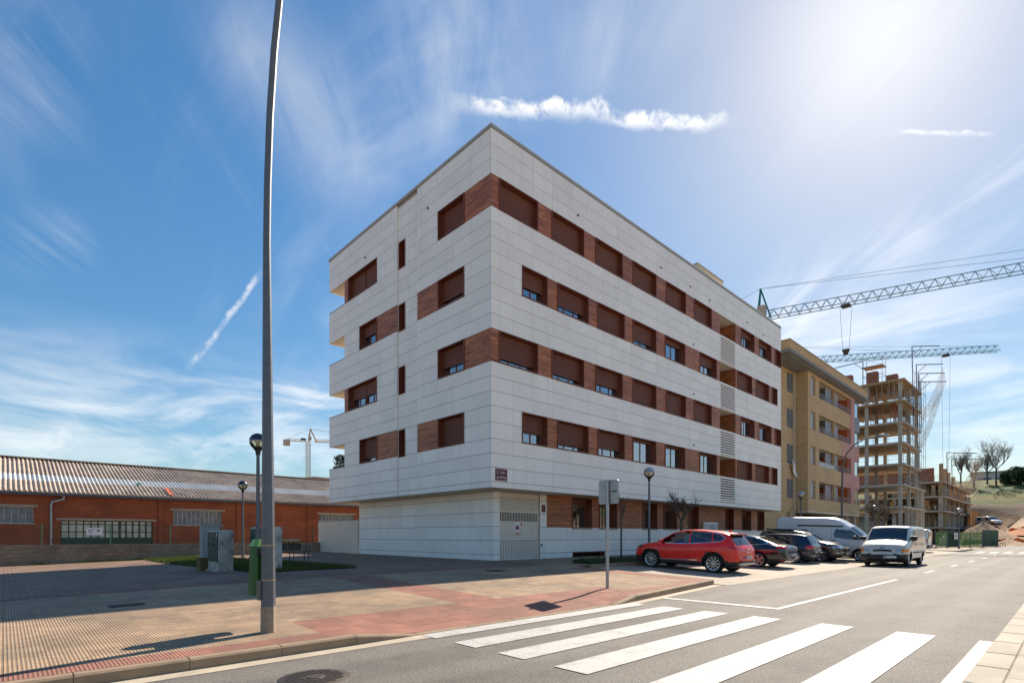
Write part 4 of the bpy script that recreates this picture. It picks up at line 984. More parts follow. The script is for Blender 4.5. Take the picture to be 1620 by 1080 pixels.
for q in range(12): c_('board', M['oform'] if q % 2 else M['formwork'], -.1 - .06 * (q % 2), -.02, 1.0 + q * .9, 1.6 + q * .9, (8.66, 6.01, 8.66)[q % 3], (10.6, 7.9, 9.4)[q % 3])
c_('tarp', mat('orange_tarp', (.75, .33, .03), .7), .5, .6, 5.4, 7.2, 8.66, 11.0); c_('inner_wall', M['room'], 1, 37, 9, 9.2, 0, 11)
for i, z in enumerate(l2[1:4]):
    m = MB()
    for h in (.5, 1.0): m.bar((-.3, -.3, z + h), (-.3, 12, z + h), .04); m.bar((-.3, -.3, z + h), (20, -.3, z + h), .04)
    for q in range(12): m.bar((-.3, q * 1.1, z), (-.3, q * 1.1, z + 1.05), .04); m.bar((q * 1.8, -.3, z), (q * 1.8, -.3, z + 1.05), .04)
    m.build('guard_rail', M['propg'], c2, fix=False)
net(c2, [(4, -.4, 11), (9, -.4, 10.8), (13, -.4, 10.6)], [(8.5, -3.4, 14.0), (12, -3.4, 16.6), (15.5, -3.4, 13.6)], 8, 1.6)
net(c2, [(13, -.4, 10.4), (20, -.4, 10.2), (26, -.4, 10.0)], [(15, -3.8, 17.2), (22, -3.8, 13.8), (25, -3.8, 14.6)], 8, 2.0)
for x, h in ((2.5, 5.4), (8, 4.8)):
    m = MB(); m.bar((x, -.4, 10), (x, -.3, 11.3 + h), .08); m.bar((x, -.3, 11.3 + h), (x + 5, -4, 11.3 + h), .08); m.bar((x, -.3, 9.8 + h), (x + 1.5, -1.4, 11.3 + h), .06); m.build('davit_arm', M['dark'], c2, fix=False)
MB().bar((-.2, 3.4, 11.3), (-.2, 3.4, 18), .1).build('lamp_mast', M['dark'], c2, fix=False)
# low building seen through the frame
bb = empty('site_back_building', (96, 46, 0), label='low pale building with dark windows seen through the concrete frame', cat='building')
B('wall', M['concrete'], bb, -6, 40, 0, 8, 0, 9.5)
for k in range(14):
    for z_ in (1.5, 4.5, 7.4): B('window', M['greycl'], bb, -5 + k * 3.1, -3.2 + k * 3.1, -.06, .0, z_, z_ + 1.3)
# ------------------------------------------------------------------ tower cranes
M['teal'] = mat('teal_crane_paint', (.02, .19, .20), .5, .1, var=.15); M['cranegrey'] = mat('crane_steel', (.16, .25, .28), .5, .3); M['cyellow'] = mat('crane_yellow', (.55, .33, .10), .6, .1); M['ballast'] = mat('ballast', (.45, .38, .30), .9)
def lattice(mb, a, b, wid, hgt, bay_, r=.05, up=Vector((0, 0, 1)), tri=True):
    a, b = Vector(a), Vector(b); d = (b - a); L = d.length; d.normalize(); s = d.cross(up)
    s = s.normalized() if s.length > .01 else Vector((1, 0, 0)); t = s.cross(d).normalized()
    n = max(2, int(L / bay_)); off = [(-wid / 2, 0), (wid / 2, 0)] + ([(0, hgt)] if tri else [(-wid / 2, hgt), (wid / 2, hgt)])
    P_ = lambda k, i: a + d * (L * k / n) + s * off[i][0] + t * off[i][1]
    for i in range(len(off)): mb.bar(P_(0, i), P_(n, i), r * 1.3)
    for k in range(n):
        if tri:
            for i in (0, 1):
                top = a + d * (L * (k + .5) / n) + t * hgt; mb.bar(P_(k, i), top, r * .7); mb.bar(top, P_(k + 1, i), r * .7)
            mb.bar(P_(k, 0), P_(k, 1), r * .6)
        else:
            for i, j in ((0, 1), (1, 3), (3, 2), (2, 0)): mb.bar(P_(k, i), P_(k + 1, j) if k % 2 else P_(k + 1, i if False else j), r * .7); mb.bar(P_(k, i), P_(k, j), r * .6)
    return mb
def wpt(px, d, z): X = (px - 810) / 848 * d; a = R(46.5); return Vector((X * math.sin(a) + d * math.cos(a), -X * math.cos(a) + d * math.sin(a), z))
def crane(name, base, jibdir, jl, cl_, H, peak, mats, lab, trolleys, r=.07, js=1.3, mw=1.6):
    o = empty(name, (base[0], base[1], 0), label=lab, cat='tower crane', group='tower cranes'); jd = Vector(jibdir).normalized(); mj, mm, mc = mats
    lattice(MB(), (-mw / 2, 0, 0), (-mw / 2, 0, H), mw, mw, mw * 1.1, .09 * mw / 1.6, Vector((0, 1, 0)), False).build('mast', mm, o, fix=False)
    lattice(MB(), jd * 1.2 + Vector((0, 0, H)), jd * jl + Vector((0, 0, H)), js, js * 1.0, js * 1.1, r).build('jib', mj, o, fix=False)
    if cl_:
        lattice(MB(), jd * -1 + Vector((0, 0, H)), jd * -cl_ + Vector((0, 0, H)), js, .6, 1.6, r).build('counter_jib', mj, o, fix=False)
        b = MB(); e = jd * -cl_; b.box(e.x - .7, e.x + .7, e.y - .7, e.y + .7, H - 1.3, H + .3); b.build('counterweight', M['ballast'], o, fix=False)
    top = Vector((0, 0, H + peak)); m = MB(); m.bar(Vector((-.6, 0, H)), top, .16); m.bar(jd * 1.6 + Vector((0, 0, H)), top, .16); m.bar(Vector((0, .6, H)), top, .12); m.build('cathead', mc, o, fix=False)
    m = MB()
    for q in (.62, .95): m.bar(top, jd * jl * q + Vector((0, 0, H + js)), .028)
    if cl_: m.bar(top, jd * -cl_ + Vector((0, 0, H + .6)), .028)
    m.build('tie_bar', M['cranegrey'], o, fix=False)
    B('cab', M['ballast'], o, -mw * .6, .1, -mw * .6, .2, H + .4, H + .4 + mw)
    for t_, drop in trolleys:
        c = jd * t_ + Vector((0, 0, H)); m = MB(); m.box(c.x - .6, c.x + .6, c.y - .6, c.y + .6, c.z - .4, c.z - .1); m.build('trolley', M['dark'], o, fix=False)
        m = MB()
        for s_ in (-.8, .8): m.bar(c + jd * s_ + Vector((0, 0, -.4)), c + jd * s_ * .5 + Vector((0, 0, -drop)), .03)
        m.build('hoist_rope', M['cranegrey'], o, fix=False)
        m = MB(); m.lathe([(0, -.6), (.25, -.5), (.5, .1), (.55, .3), (0, .35)], (c.x, c.y, c.z - drop), 12); m.build('hook_block', M['dark'], o, True)
    return o
A = wpt(1203, 90, 0); Bc = wpt(1640, 73, 0); jd = (Bc - A); jd.z = 0
crane('tower_crane', A, jd, 62, 12, 37.6, 5.2, (M['cranegrey'], M['teal'], M['teal']), 'teal tower crane with long jib rising above the white block roof', [(12.2, 7.4)], .055, 1.35)
A = wpt(1215, 119, 0); Bc = wpt(1580, 110, 0); jd = (Bc - A); jd.z = 0
crane('tower_crane', A, jd, (Bc - A).length, 0, 39.2, 4, (M['teal'], M['teal'], M['teal']), 'teal tower crane jib reaching over the unfinished concrete tower', [(34.5, 33)], .055, 1.2)
A = wpt(491, 150, 0); jd = wpt(540, 152, 0) - A; jd.z = 0
crane('tower_crane', A, jd, 30, 6.2, 27.6, 3.6, (M['cyellow'], mat('crane_mast_paint', (.42, .22, .07), .6), M['cyellow']), 'small yellow tower crane behind the warehouse roof', [], .06, .7, .9)
B('winch', M['dark'], bpy.data.objects['tower_crane.002'], -2.6, -1.4, -.4, .4, 27.8, 28.3)
# ------------------------------------------------------------------ hill, dirt, far things
def grass_mat():
    m, nt, g, b, geo = newmat('hill_grass'); p = geo.outputs['Position']
    c = g.mix(g.rng(g.noise(g.mapv(p, (.12, .12, .6)), 1, 4, .6), .42, .58), (.042, .085, .004), (.135, .105, .006)); c = g.mix(g.rng(g.noise(p, .08, 3, .5), .5, .62), c, (.022, .055, .004))
    s = N(nt, 'ShaderNodeSeparateXYZ'); nt.links.new(p, s.inputs[0])
    c = g.mix(g.rng(g.m('ADD', s.outputs[2], g.m('MULTIPLY', g.noise(p, .4, 4, .6), 1.5)), 9.2, 9.9), (.19, .125, .075), c)
    c = g.mix(g.rng(g.m('ADD', s.outputs[2], g.m('MULTIPLY', g.noise(p, .3, 4, .6), 2)), 5.6, 6.6), (.40, .27, .16), c)
    setc(nt, b, g.scale(c, g.rng(g.noise(p, 2, 5, .7), .3, .7, .7, 1.3))); b.inputs['Roughness'].default_value = .95; bump(nt, b, g.noise(p, 1.5, 5, .7), .8, .3); return m
prof = [(100, -.3), (120, .4), (140, 2.0), (160, 4.6), (164, 6.2), (171, 9.0), (195, 14.0), (228, 19.0), (260, 21), (420, 22)]
def hz(u):
    for (a, za), (b, zb) in zip(prof, prof[1:]):
        if u <= b: return za + (zb - za) * max(0, (u - a)) / (b - a)
    return 22
hm = MB(); nu, nv = 70, 50
rnd = random.Random(3)
for i in range(nu + 1):
    for j in range(nv + 1):
        u_ = 100 + 320 * (i / nu) ** 1.3; v_ = -170 + 330 * j / nv; k = sm((14.5 - v_) / 6) if u_ < 164 else 1
        hm.v.append((u_, v_, hz(u_ + .08 * (v_ - 8)) * k - .3 * (1 - k) + (rnd.uniform(-.15, .15) if u_ > 125 else 0)))
for i in range(nu):
    for j in range(nv): a = i * (nv + 1) + j; hm.f.append((a, a + nv + 1, a + nv + 2, a + 1))
tag(hm.build('hill', grass_mat(), None, 'all', fix=False), kind='structure')
def mound(name, u_, v_, rx, ry, h, m, lab, seed):
    mb = MB(); n, k = 28, 9; r_ = random.Random(seed)
    for i in range(k + 1):
        t = i / k
        for j in range(n):
            a = 2 * math.pi * j / n; w_ = 1 + .16 * math.sin(a * 3 + seed) + .1 * math.sin(a * 5 + 2 * seed); mb.v.append((u_ + rx * t * w_ * math.cos(a), v_ + ry * t * w_ * math.sin(a), hz(u_) * .9 - .2 + h * (1 - t) ** 1.15 + r_.uniform(-.05, .05) * h))
    for i in range(k):
        for j in range(n): mb.f.append((i * n + j, i * n + (j + 1) % n, (i + 1) * n + (j + 1) % n, (i + 1) * n + j))
    return tag(mb.build(name, m, None, 'all', fix=True), lab, 'dirt mound')
M['dirt'] = mat('excavated_dirt', (.33, .215, .125), .95, var=.35, vs=.6, fine=.25, fs=4, bmp=.9, bs=3, bd=.2); M['dirtred'] = mat('reddish_dirt', (.44, .17, .08), .95, var=.3, vs=.5, bmp=.8, bs=3, bd=.2)
mound('dirt_mound', 128, 11.5, 12, 4.8, 3.2, M['dirt'], 'grey-brown excavated mound behind the green site fence', 1); mound('dirt_mound', 138, 7.0, 8, 3.5, 1.4, M['dirtred'], 'low reddish dirt heap right of the grey-brown mound', 4)
mound('dirt_mound', 112, 7.2, 8, 3.0, 1.0, M['dirt'], 'flat pale dirt heap at the right end of the green fence', 7)
tr_ = MB(); b0, b1 = [(136, 8.0), (162, 8.0), (162, 15.5), (136, 15.5)], [(140, 10.6), (159, 10.6), (159, 15.3), (140, 15.3)]
tr_.v = [(a, b_, -.3) for a, b_ in b0] + [(a, b_, 3.4) for a, b_ in b1]; tr_.f = [(0, 1, 5, 4), (1, 2, 6, 5), (2, 3, 7, 6), (3, 0, 4, 7), (4, 5, 6, 7)]
tag(tr_.build('dirt_terrace', M['dirt'], None, fix=False), 'flat-topped dirt terrace below the low concrete frame, a white van on it', 'dirt mound')
M['onet'] = mat('orange_mesh', (.72, .15, .03), .8)
for (u0, v0, u1, v1, lab) in ((112, 8.2, 126, 3.0, 'orange mesh barrier drooping along the flat dirt heap'), (140, 9.0, 150, 3.0, 'orange mesh barrier before the brown bank of the hill')):
    e = empty('orange_barrier', (u0, v0, hz(u0) - .1), label=lab, cat='barrier'); m = MB(); n = 14
    for k in range(n):
        t0, t1 = k / n, (k + 1) / n
        z0_, z1_ = .75 + .2 * math.sin(k * 1.7), .75 + .2 * math.sin((k + 1) * 1.7); du, dv = u1 - u0, v1 - v0; b0, b1 = hz(u0 + du * t0) - hz(u0), hz(u0 + du * t1) - hz(u0)
        m.quad((du * t0, dv * t0, b0 - .2), (du * t1, dv * t1, b1 - .2), (du * t1, dv * t1, b1 + z1_), (du * t0, dv * t0, b0 + z0_))
    m.build('mesh', M['onet'], e, fix=False)
    for k in range(0, n + 1, 3): MB().bar((du * k / n, dv * k / n, hz(u0 + du * k / n) - hz(u0) - .3), (du * k / n, dv * k / n, hz(u0 + du * k / n) - hz(u0) + 1.1), .03).build('stake', M['dark'], e, fix=False)
hb = empty('hill_building', wpt(1577, 178, 16.5), R(10), label='pale flat-roofed building on the hill behind the bare trees', cat='building')
hb.location.z = 14.0; M['pbld'] = mat('pale_building', (.66, .61, .54), .8, var=.08)
B('wall', M['pbld'], hb, -3, 9, -4, 6, 0, 8.0); B('roof', M['coping'], hb, -3.4, 9.4, -4.4, 6.4, 8.02, 8.5)
for k in range(2): B('window', M['greycl'], hb, -3.06, -3.0, -3 + k * 4.6, .4 + k * 4.6, 4.8, 6.4)
for q, (a, b_) in enumerate(((wpt(520, 330, 0), 'far brick-coloured roof just above the warehouse ridge by the white block'),)):
    fb = empty('far_building', wpt(516, 190, 0), R(10), label=b_, cat='building'); B('wall', M['brick'], fb, -8, 10, -5, 5, 0, 20.8); B('roof', M['fibre'], fb, -8.4, 10.4, -5.4, 5.4, 20.81, 21.2); B('window', M['greycl'], fb, -6, -3, -5.05, -5, 17, 18.5)
# ------------------------------------------------------------------ street furniture
M['steel'] = mat('galvanised_pole', (.125, .135, .152), .5, .4, var=.16, vs=9, fine=.14, fs=160, bmp=.15, bs=200)
M['rustband'] = mat('pole_base_stain', (.33, .26, .19), .75, .1, var=.3, vs=12)
def octa(mb, pts, rad): return mb.tube(pts, rad, 8, True, math.pi / 8)
lp = empty('street_lamp_post', (2.68, 7.76, gh(2.6, 7.76)), label='tall galvanised street lamp post with curved arm at the kerb, nearest the camera', cat='lamp post')
pts = [(0, 0, .0), (0, 0, .95), (-.01, 0, 3.0), (-.02, 0, 5.4), (-.02, -.03, 6.2), (-.02, -.12, 7.1), (-.02, -.28, 7.9), (-.02, -.55, 8.7), (-.02, -1.0, 9.45), (-.02, -1.7, 10.0), (-.02, -2.5, 10.2)]
octa(MB(), pts, [.098, .090, .070, .049, .048, .047, .046, .044, .042, .04, .036]).build('pole', M['steel'], lp, True)
octa(MB(), [(0, 0, 0), (0, 0, .36)], [.101, .099]).build('base_sleeve', M['rustband'], lp, True)
hd = MB().lathe([(0, -.06), (.1, -.055), (.16, 0), (.13, .07), (0, .1)], n=16).build('lamp_head', M['steel'], lp, True); hd.location = (-.02, -2.85, 10.2); hd.scale = (1, 2.6, 1)
octa(MB(), [(-.004, 0, 1.2), (-.004, 0, 1.215)], [.097, .097]).build('strap', mat('brass_strap', (.4, .3, .15), .4, .7), lp); octa(MB(), [(-.002, 0, .72), (-.002, 0, .735)], [.1, .1]).build('strap', bpy.data.materials['brass_strap'], lp)
B('access_door', M['steel'], lp, -.125, -.09, .0, .09, .45, .72)
M['bingreen'] = mat('green_plastic', (.012, .095, .014), .4, var=.1, vs=5); M['binlid'] = mat('pale_green_plastic', (.16, .36, .10), .45, var=.1)
bn = empty('litter_bin', (2.715, 8.12, .64), label='green plastic litter bin strapped to the tall lamp post', cat='litter bin')
def taper(z0, z1, a0, b0, a1, b1, c=.05):
    m = MB()
    for z, a, b in ((z0, a0, b0), (z1, a1, b1)):
        m.v += [(x, y, z) for x, y in ((-a + c, -b), (a - c, -b), (a, -b + c), (a, b - c), (a - c, b), (-a + c, b), (-a, b - c), (-a, -b + c))]
    m.f = [(i, (i + 1) % 8, 8 + (i + 1) % 8, 8 + i) for i in range(8)] + [tuple(range(8))[::-1], tuple(range(8, 16))]; return m
taper(.02, .68, .158, .14, .145, .125).build('body', M['bingreen'], bn); taper(.70, .80, .152, .135, .11, .09).build('lid', M['binlid'], bn)
B('mouth', M['dark'], bn, -.11, .11, -.138, -.12, .55, .66); B('bracket', M['dark'], bn, -.05, .02, -.3, -.15, .1, .6); taper(-.0, .02, .162, .144, .162, .144).build('rim', M['bingreen'], bn)
sg = empty('road_sign_back', (10.97, 8.09, gh(11, 8.1)), label='square road sign on a grey post, its blank back towards the camera', cat='road sign')
MB().tube([(0, 0, 0), (0, 0, 2.72)], .04, 10).build('post', M['galv'], sg, True)
sp = MB().prism([(-.30, 2.14), (-.27, 2.11), (.27, 2.11), (.30, 2.14), (.30, 2.68), (.27, 2.71), (-.27, 2.71), (-.30, 2.68)], .045, .06, 'x').build('plate', M['galv'], sg); B('bracket', M['galv'], sg, .03, .0445, -.2, .2, 2.25, 2.29); B('bracket', M['galv'], sg, .03, .0445, -.2, .2, 2.52, 2.56)
B('face', M['blue'], sg, .061, .063, -.27, .27, 2.14, 2.68); B('sticker', M['gfence'], sg, .041, .044, -.25, -.10, 2.40, 2.44)
# globe lamps
M['dome'] = mat('dark_dome', (.05, .055, .065), .25, .5); M['globe'] = glass_mat('globe_glass', (.85, .80, .62), .10, .05); M['lampin'] = mat('lamp_reflector', (.62, .60, .52), .5)
M['domep'] = mat('pale_dome', (.42, .45, .50), .3, .5)
def globe_lamp(u_, v_, z0, h, r, lab, dome='dome'):
    o = empty('globe_lamp', (u_, v_, z0), label=lab, cat='street lamp', group='globe street lamps')
    MB().tube([(0, 0, 0), (0, 0, .6), (0, 0, h - 2.1 * r - .08)], [.065, .06, .042], 10).build('pole', M['steel'], o, True)
    zc = h - r
    MB().lathe([(.0, zc - r - .14), (.055, zc - r - .14), (.07, zc - r - .03), (.12, zc - r + .02), (.1, zc - r + .05), (0, zc - r + .06)], n=14).build('collar', M['dark'], o, True)
    P1 = [(r * math.cos(R(a)), zc + r * math.sin(R(a))) for a in range(-72, 13, 7)]; MB().lathe(P1, n=22).build('globe', M['globe'], o, 'all')
    P2 = [(r * 1.02 * math.cos(R(a)), zc + r * 1.02 * math.sin(R(a))) for a in range(10, 91, 8)]; MB().lathe(P2, n=22).build('dome', M[dome], o, 'all')
    MB().lathe([(0, zc - r * .7), (.05, zc - r * .7), (.06, zc - r * .1), (.12, zc + r * .12), (0, zc + r * .14)], n=12).build('lamp', M['lampin'], o, True)
    return o
globe_lamp(4.9, 14.95, gh(4.9, 14.95), 3.83, .215, 'globe lamp with dark dome standing just left of the tall lamp post', )
globe_lamp(9.13, 30.18, gh(9.13, 30.2), 4.05, .24, 'smaller-looking globe lamp before the brick warehouse')
globe_lamp(21.64, 13.6, .33, 4.3, .25, 'globe lamp before the white block, behind the red car', 'domep')
globe_lamp(41.42, 13.6, .33, 4.3, .25, 'globe lamp behind the high-roofed white van', 'domep'); globe_lamp(61.6, 13.6, .12, 4.3, .26, 'globe lamp beyond the yellow brick block, among bare branches', 'domep')
globe_lamp(68.8, 8.06, .118, 4.05, .26, 'globe lamp standing at the corner of the green site fence', 'domep')
tl = empty('street_lamp_post', (51.17, 13.6, .2), label='tall street lamp with long curved arm before the yellow brick block', cat='lamp post')
MB().tube([(0, 0, 0), (0, 0, 4.5), (0, -.05, 7.2), (0, -.35, 8.1), (0, -.9, 8.8), (0, -1.7, 9.2), (0, -2.4, 9.3)], [.1, .085, .07, .06, .055, .05, .045], 8).build('pole', M['steel'], tl, True)
hd = MB().lathe([(0, -.1), (.14, -.08), (.2, 0), (.15, .09), (0, .12)], n=14).build('lamp_head', M['domep'], tl, True); hd.location = (0, -2.85, 9.3); hd.scale = (1, 2.6, 1)
# electrical cabinets
M['cabconc'] = mat('weathered_render', (.46, .43, .38), .9, var=.3, vs=2.2, fine=.2, fs=40, stain=(.10, .10, .09), sts=3.4, streak=.25); M['cabdoor'] = mat('cabinet_green', (.018, .055, .042), .55, var=.15); M['cabgrey'] = mat('cabinet_grey', (.30, .31, .31), .6, var=.1)
def cabinet(u_, v_, w_, d_, h, lab, graf=False):
    o = empty('utility_cabinet', (u_, v_, gh(u_, v_) - .02), label=lab, cat='cabinet')
    MB().cbox(0, w_, 0, d_, 0, h, .03).build('housing', M['cabconc'], o, fix=False); B('plinth', M['cabconc'], o, -.04, w_ + .04, -.04, d_ + .04, 0, .06)
    for k in range(2):
        dd = B('door', M['cabdoor'], o, -.025, -.002, .06 + k * (d_ - .1) / 2, .05 + (k + 1) * (d_ - .1) / 2, .33, h - .06)
        MB().box(-.045, -.0255, .1 + k * .9 * d_ / 2 + .3, .13 + k * .9 * d_ / 2 + .3, .8, .92).build('handle', M['dark'], dd, fix=False)
    if graf:
        m = MB(); r_ = random.Random(5)
        for k in range(9):
            y0, z0 = .22 + r_.random() * .5, .75 + r_.random() * .38
            p = [(-.03, y0 + .12 * math.sin(q * .9 + k), z0 + .03 * q - .1) for q in range(6)]; m.tube(p, .008, 4)
        m.build('graffiti', mat('grey_spray', (.22, .23, .23), .7), o, kind='stuff'); B('sticker', M['white'], o, -.028, -.0255, .08, .14, h - .2, h - .1)
    return o
cabinet(4.78, 18.09, .42, 1.15, 1.31, 'weathered grey utility cabinet with graffiti on its green doors', True); cabinet(5.66, 16.45, .42, 1.5, 1.36, 'weathered utility cabinet with green doors half hidden behind the lamp post')
gc = empty('meter_cabinet', (4.93, 20.4, gh(4.9, 20.4)), label='plain grey cabinet standing behind the graffiti cabinet', cat='cabinet'); B('housing', M['cabgrey'], gc, 0, .5, 0, .5, 0, 1.48); B('roof', M['cabgrey'], gc, -.03, .53, -.03, .53, 1.482, 1.52); B('door', M['cabgrey'], gc, -.015, -.002, .05, .45, .2, 1.4)
yx = empty('low_box', (4.82, 19.5, gh(4.8, 19.6)), label='low brown box at the foot of the graffiti cabinet', cat='box'); B('box', mat('ochre_box', (.13, .095, .03), .8), yx, -.2, .12, 0, .45, 0, .38); B('lid', bpy.data.materials['ochre_box'], yx, -.22, .14, -.02, .47, .382, .42)
# bench with a cloth over its back
be = empty('park_bench', (8.35, 23.4, gh(9, 23.4)), label='dark metal bench on the plaza beside the yard wall', cat='bench')
for k in range(4): B('seat_slat', M['dark'], be, 0, 1.55, .06 + k * .11, .15 + k * .11, .42, .45)
for k in range(3): B('back_slat', M['dark'], be, 0, 1.1, -.03, .0, .5 + k * .1, .59 + k * .1)
for x in (.12, .8, 1.45):
    MB().bar((x, .0, .42), (x - .06, -.12, 0), .02).build('leg', M['dark'], be, fix=False); MB().bar((x, .48, .42), (x + .03, .56, 0), .02).build('leg', M['dark'], be, fix=False)
MB().tube([(1.5, .0, .45), (1.5, .0, .66), (1.5, .45, .66), (1.5, .45, .45)], .018, 6).build('armrest', M['dark'], be); B('back_post', M['dark'], be, .1, .13, -.06, -.031, .4, .8)
ck = empty('tan_blanket', (8.95, 23.38, gh(9, 23.4) + .6), label='tan blanket draped over the back of the bench', cat='blanket'); m = MB(); r_ = random.Random(9); nx, ny = 12, 12
for i in range(nx + 1):
    for j in range(ny + 1):
        t = j / ny; x = -.35 + i * .065 + (.12 * (t - .4) if i > 6 else 0); drop = -.62 * max(0, t - .45) if i > 5 else -.1 * t
        y = -.14 + .34 * min(t, .5) if t < .5 else .06 - (t - .5) * .5
        zz_ = .26 + .10 * math.sin(t * math.pi) + drop + r_.uniform(-.022, .022) + .03 * math.sin(i * 1.9 + j)
        m.v.append((x, -.05 - .12 * math.cos(t * math.pi * 1.2) + r_.uniform(-.01, .01), zz_))
for i in range(nx):
    for j in range(ny): a = i * (ny + 1) + j; m.f.append((a, a + 1, a + ny + 2, a + ny + 1))
o = m.build('cloth', mat('tan_cloth', (.58, .37, .19), .95, var=.2, vs=6), ck, 'all', fix=False); md = o.modifiers.new('s', 'SOLIDIFY'); md.thickness = .02
# ------------------------------------------------------------------ vegetation
def blade_mat(name, c1, c2):
    m, nt, g, b, geo = newmat(name); c = g.mix(geo.outputs['Random Per Island'], c1, c2)
    setc(nt, b, g.scale(c, g.rng(g.noise(geo.outputs['Position'], 1.2, 3, .6), .3, .7, .6, 1.3))); b.inputs['Roughness'].default_value = .6
    tr = N(nt, 'ShaderNodeBsdfTranslucent'); nt.links.new(c, tr.inputs[0]); mx = N(nt, 'ShaderNodeMixShader'); mx.inputs[0].default_value = .35
    nt.links.new(b.outputs[0], mx.inputs[1]); nt.links.new(tr.outputs[0], mx.inputs[2]); nt.links.new(mx.outputs[0], nt.nodes['Material Output'].inputs[0]); return m
M['blade'] = blade_mat('grass_blade', (.05, .085, .012), (.10, .13, .02)); M['leaf'] = blade_mat('hedge_leaf', (.03, .06, .014), (.075, .11, .022)); M['twigleaf'] = blade_mat('young_leaf', (.10, .10, .025), (.16, .15, .04)); M['bushleaf'] = blade_mat('evergreen_leaf', (.015, .04, .012), (.04, .075, .02))
sheet('lawn_soil', M['soil'], (5.3, 8.45, 16.2, 33.6), lambda u, v: gh(u, v) + .022, 4, 20)
rr = random.Random(11); m = MB()
for k in range(16000):
    u_, v_ = rr.uniform(5.32, 8.43), 16.25 + 17.2 * rr.random() ** 1.15; z0 = gh(u_, v_) + .015; h = rr.uniform(.05, .17); a = rr.uniform(0, 6.28); w_ = .012 + .0008 * (v_ - 16)
    lx, ly = rr.uniform(-.05, .05), rr.uniform(-.05, .05); m.tri((u_ - w_ * math.cos(a), v_ - w_ * math.sin(a), z0), (u_ + w_ * math.cos(a), v_ + w_ * math.sin(a), z0), (u_ + lx, v_ + ly, z0 + h))
tag(m.build('grass', M['blade'], None, fix=False), 'rough grass growing in the plaza bed', kind='stuff')
for x0, v_, n, lab in ((0, 33.55, 260, 'weeds at the foot of the block wall'),):
    m = MB()
    for k in range(n):
        u_ = rr.choice((1.2, 2.9, 3.3, 4.2, 5.0, 5.6)) + rr.gauss(0, .25); a = rr.uniform(0, 6.28); z0 = gh(u_, 33.5); h = rr.uniform(.04, .16); y = v_ - abs(rr.gauss(0, .08))
        m.tri((u_ - .02, y, z0), (u_ + .02, y, z0), (u_ + rr.uniform(-.08, .08), y - .05, z0 + h))
    tag(m.build('weeds', M['blade'], None, fix=False), kind='stuff')
m = MB()
for k in range(9000):
    u_, v_ = 16.65 + 29.6 * rr.random() ** 1.6, rr.uniform(13.1, 14.05); z0 = .34 + rr.random() ** .6 * .26 * (1 - .5 * abs(v_ - 13.6) / .5); d = Vector((rr.gauss(0, 1), rr.gauss(0, 1), rr.gauss(0, 1))).normalized() * .035; e = d.orthogonal().normalized() * .022
    c = Vector((u_, v_, z0)); m.quad(c - d, c + e, c + d, c - e)
tag(m.build('low_hedge', M['leaf'], None, fix=False), 'low ground-cover hedge in the planter strip', kind='stuff')
M['bark'] = mat('grey_bark', (.10, .078, .06), .9, var=.2, vs=8); M['barkd'] = mat('dark_bark', (.12, .095, .072), .95, var=.2)
def bare_tree(name, loc, h, seed, lab, group, trunk_h=.42, spread=.75, depth=5, r0=.05, m='bark', leaves=0, crown=None, up=.35, fork=3):
    r_ = random.Random(seed); o = empty(name, loc, label=lab, cat='tree', group=group); br = MB(); tips = []
    MB().tube([(0, 0, -.05), (r_.uniform(-.03, .03) * h * .2, 0, h * trunk_h * .5), (0, 0, h * trunk_h)], [r0 * 1.2, r0, r0 * .85], 8).build('trunk', M[m], o, True)
    def grow(p, d, ln, r, lev):
        n = 3; pts = [p]; q = p; dd = d
        for k in range(n):
            dd = (dd + Vector((r_.gauss(0, .16), r_.gauss(0, .16), up * .22))).normalized(); q = q + dd * (ln / n); pts.append(q)
        br.tube(pts, [r, r * .85, r * .7, r * .55], 5 if lev > 1 else 3, False); tips.append(q)
        if lev <= 0: return
        for k in range(fork if lev > 1 else 3):
            t = r_.uniform(.35, 1); b = pts[0].lerp(pts[-1], t) if t < .98 else q; b = pts[min(3, int(t * 3) + (t > .9))]
            nd = (dd * .75 + Vector((r_.gauss(0, spread), r_.gauss(0, spread), r_.uniform(.0, .7)))).normalized(); grow(b, nd, ln * r_.uniform(.58, .82), r * .6, lev - 1)
    for k in range(4):
        a = k * 1.6 + r_.uniform(-.4, .4); grow(Vector((0, 0, h * trunk_h * r_.uniform(.85, 1))), Vector((math.cos(a) * spread, math.sin(a) * spread, 1)).normalized(), h * (1 - trunk_h) * .40, r0 * .62, depth - 1)
    br.build('branches', M[m], o, 'all', fix=False)
    if leaves:
        lm = MB()
        for k in range(leaves):
            c = r_.choice(tips) + Vector((r_.gauss(0, .25), r_.gauss(0, .25), r_.gauss(0, .2))); d = Vector((r_.gauss(0, 1), r_.gauss(0, 1), r_.gauss(0, 1))).normalized() * .085; e = d.orthogonal().normalized() * .05; lm.quad(c - d, c + e, c + d, c - e)
        lm.build('crown', M['twigleaf'], o, fix=False, kind='stuff')
    return o
bare_tree('bare_street_tree', (19.44, 13.6, .34), 3.3, 4, 'slender young bare tree beside the road sign, before the white block', 'bare street trees', .62, .5, 3, .04)
bare_tree('bare_street_tree', (24.57, 13.6, .34), 4.1, 12, 'spreading bare tree behind the red car, before the white block', 'bare street trees', .46, .95, 5, .085, up=.22)
bare_tree('bare_street_tree', (39.6, 13.6, .34), 3.9, 23, 'spreading bare tree behind the high-roofed white van', 'bare street trees', .35, .9, 5, .06, up=.25); bare_tree('bare_street_tree', (62.4, 13.2, .12), 6.6, 31, 'dark bare tree before the unfinished concrete tower', 'bare street trees', .32, .85, 6, .11, 'barkd', up=.2)
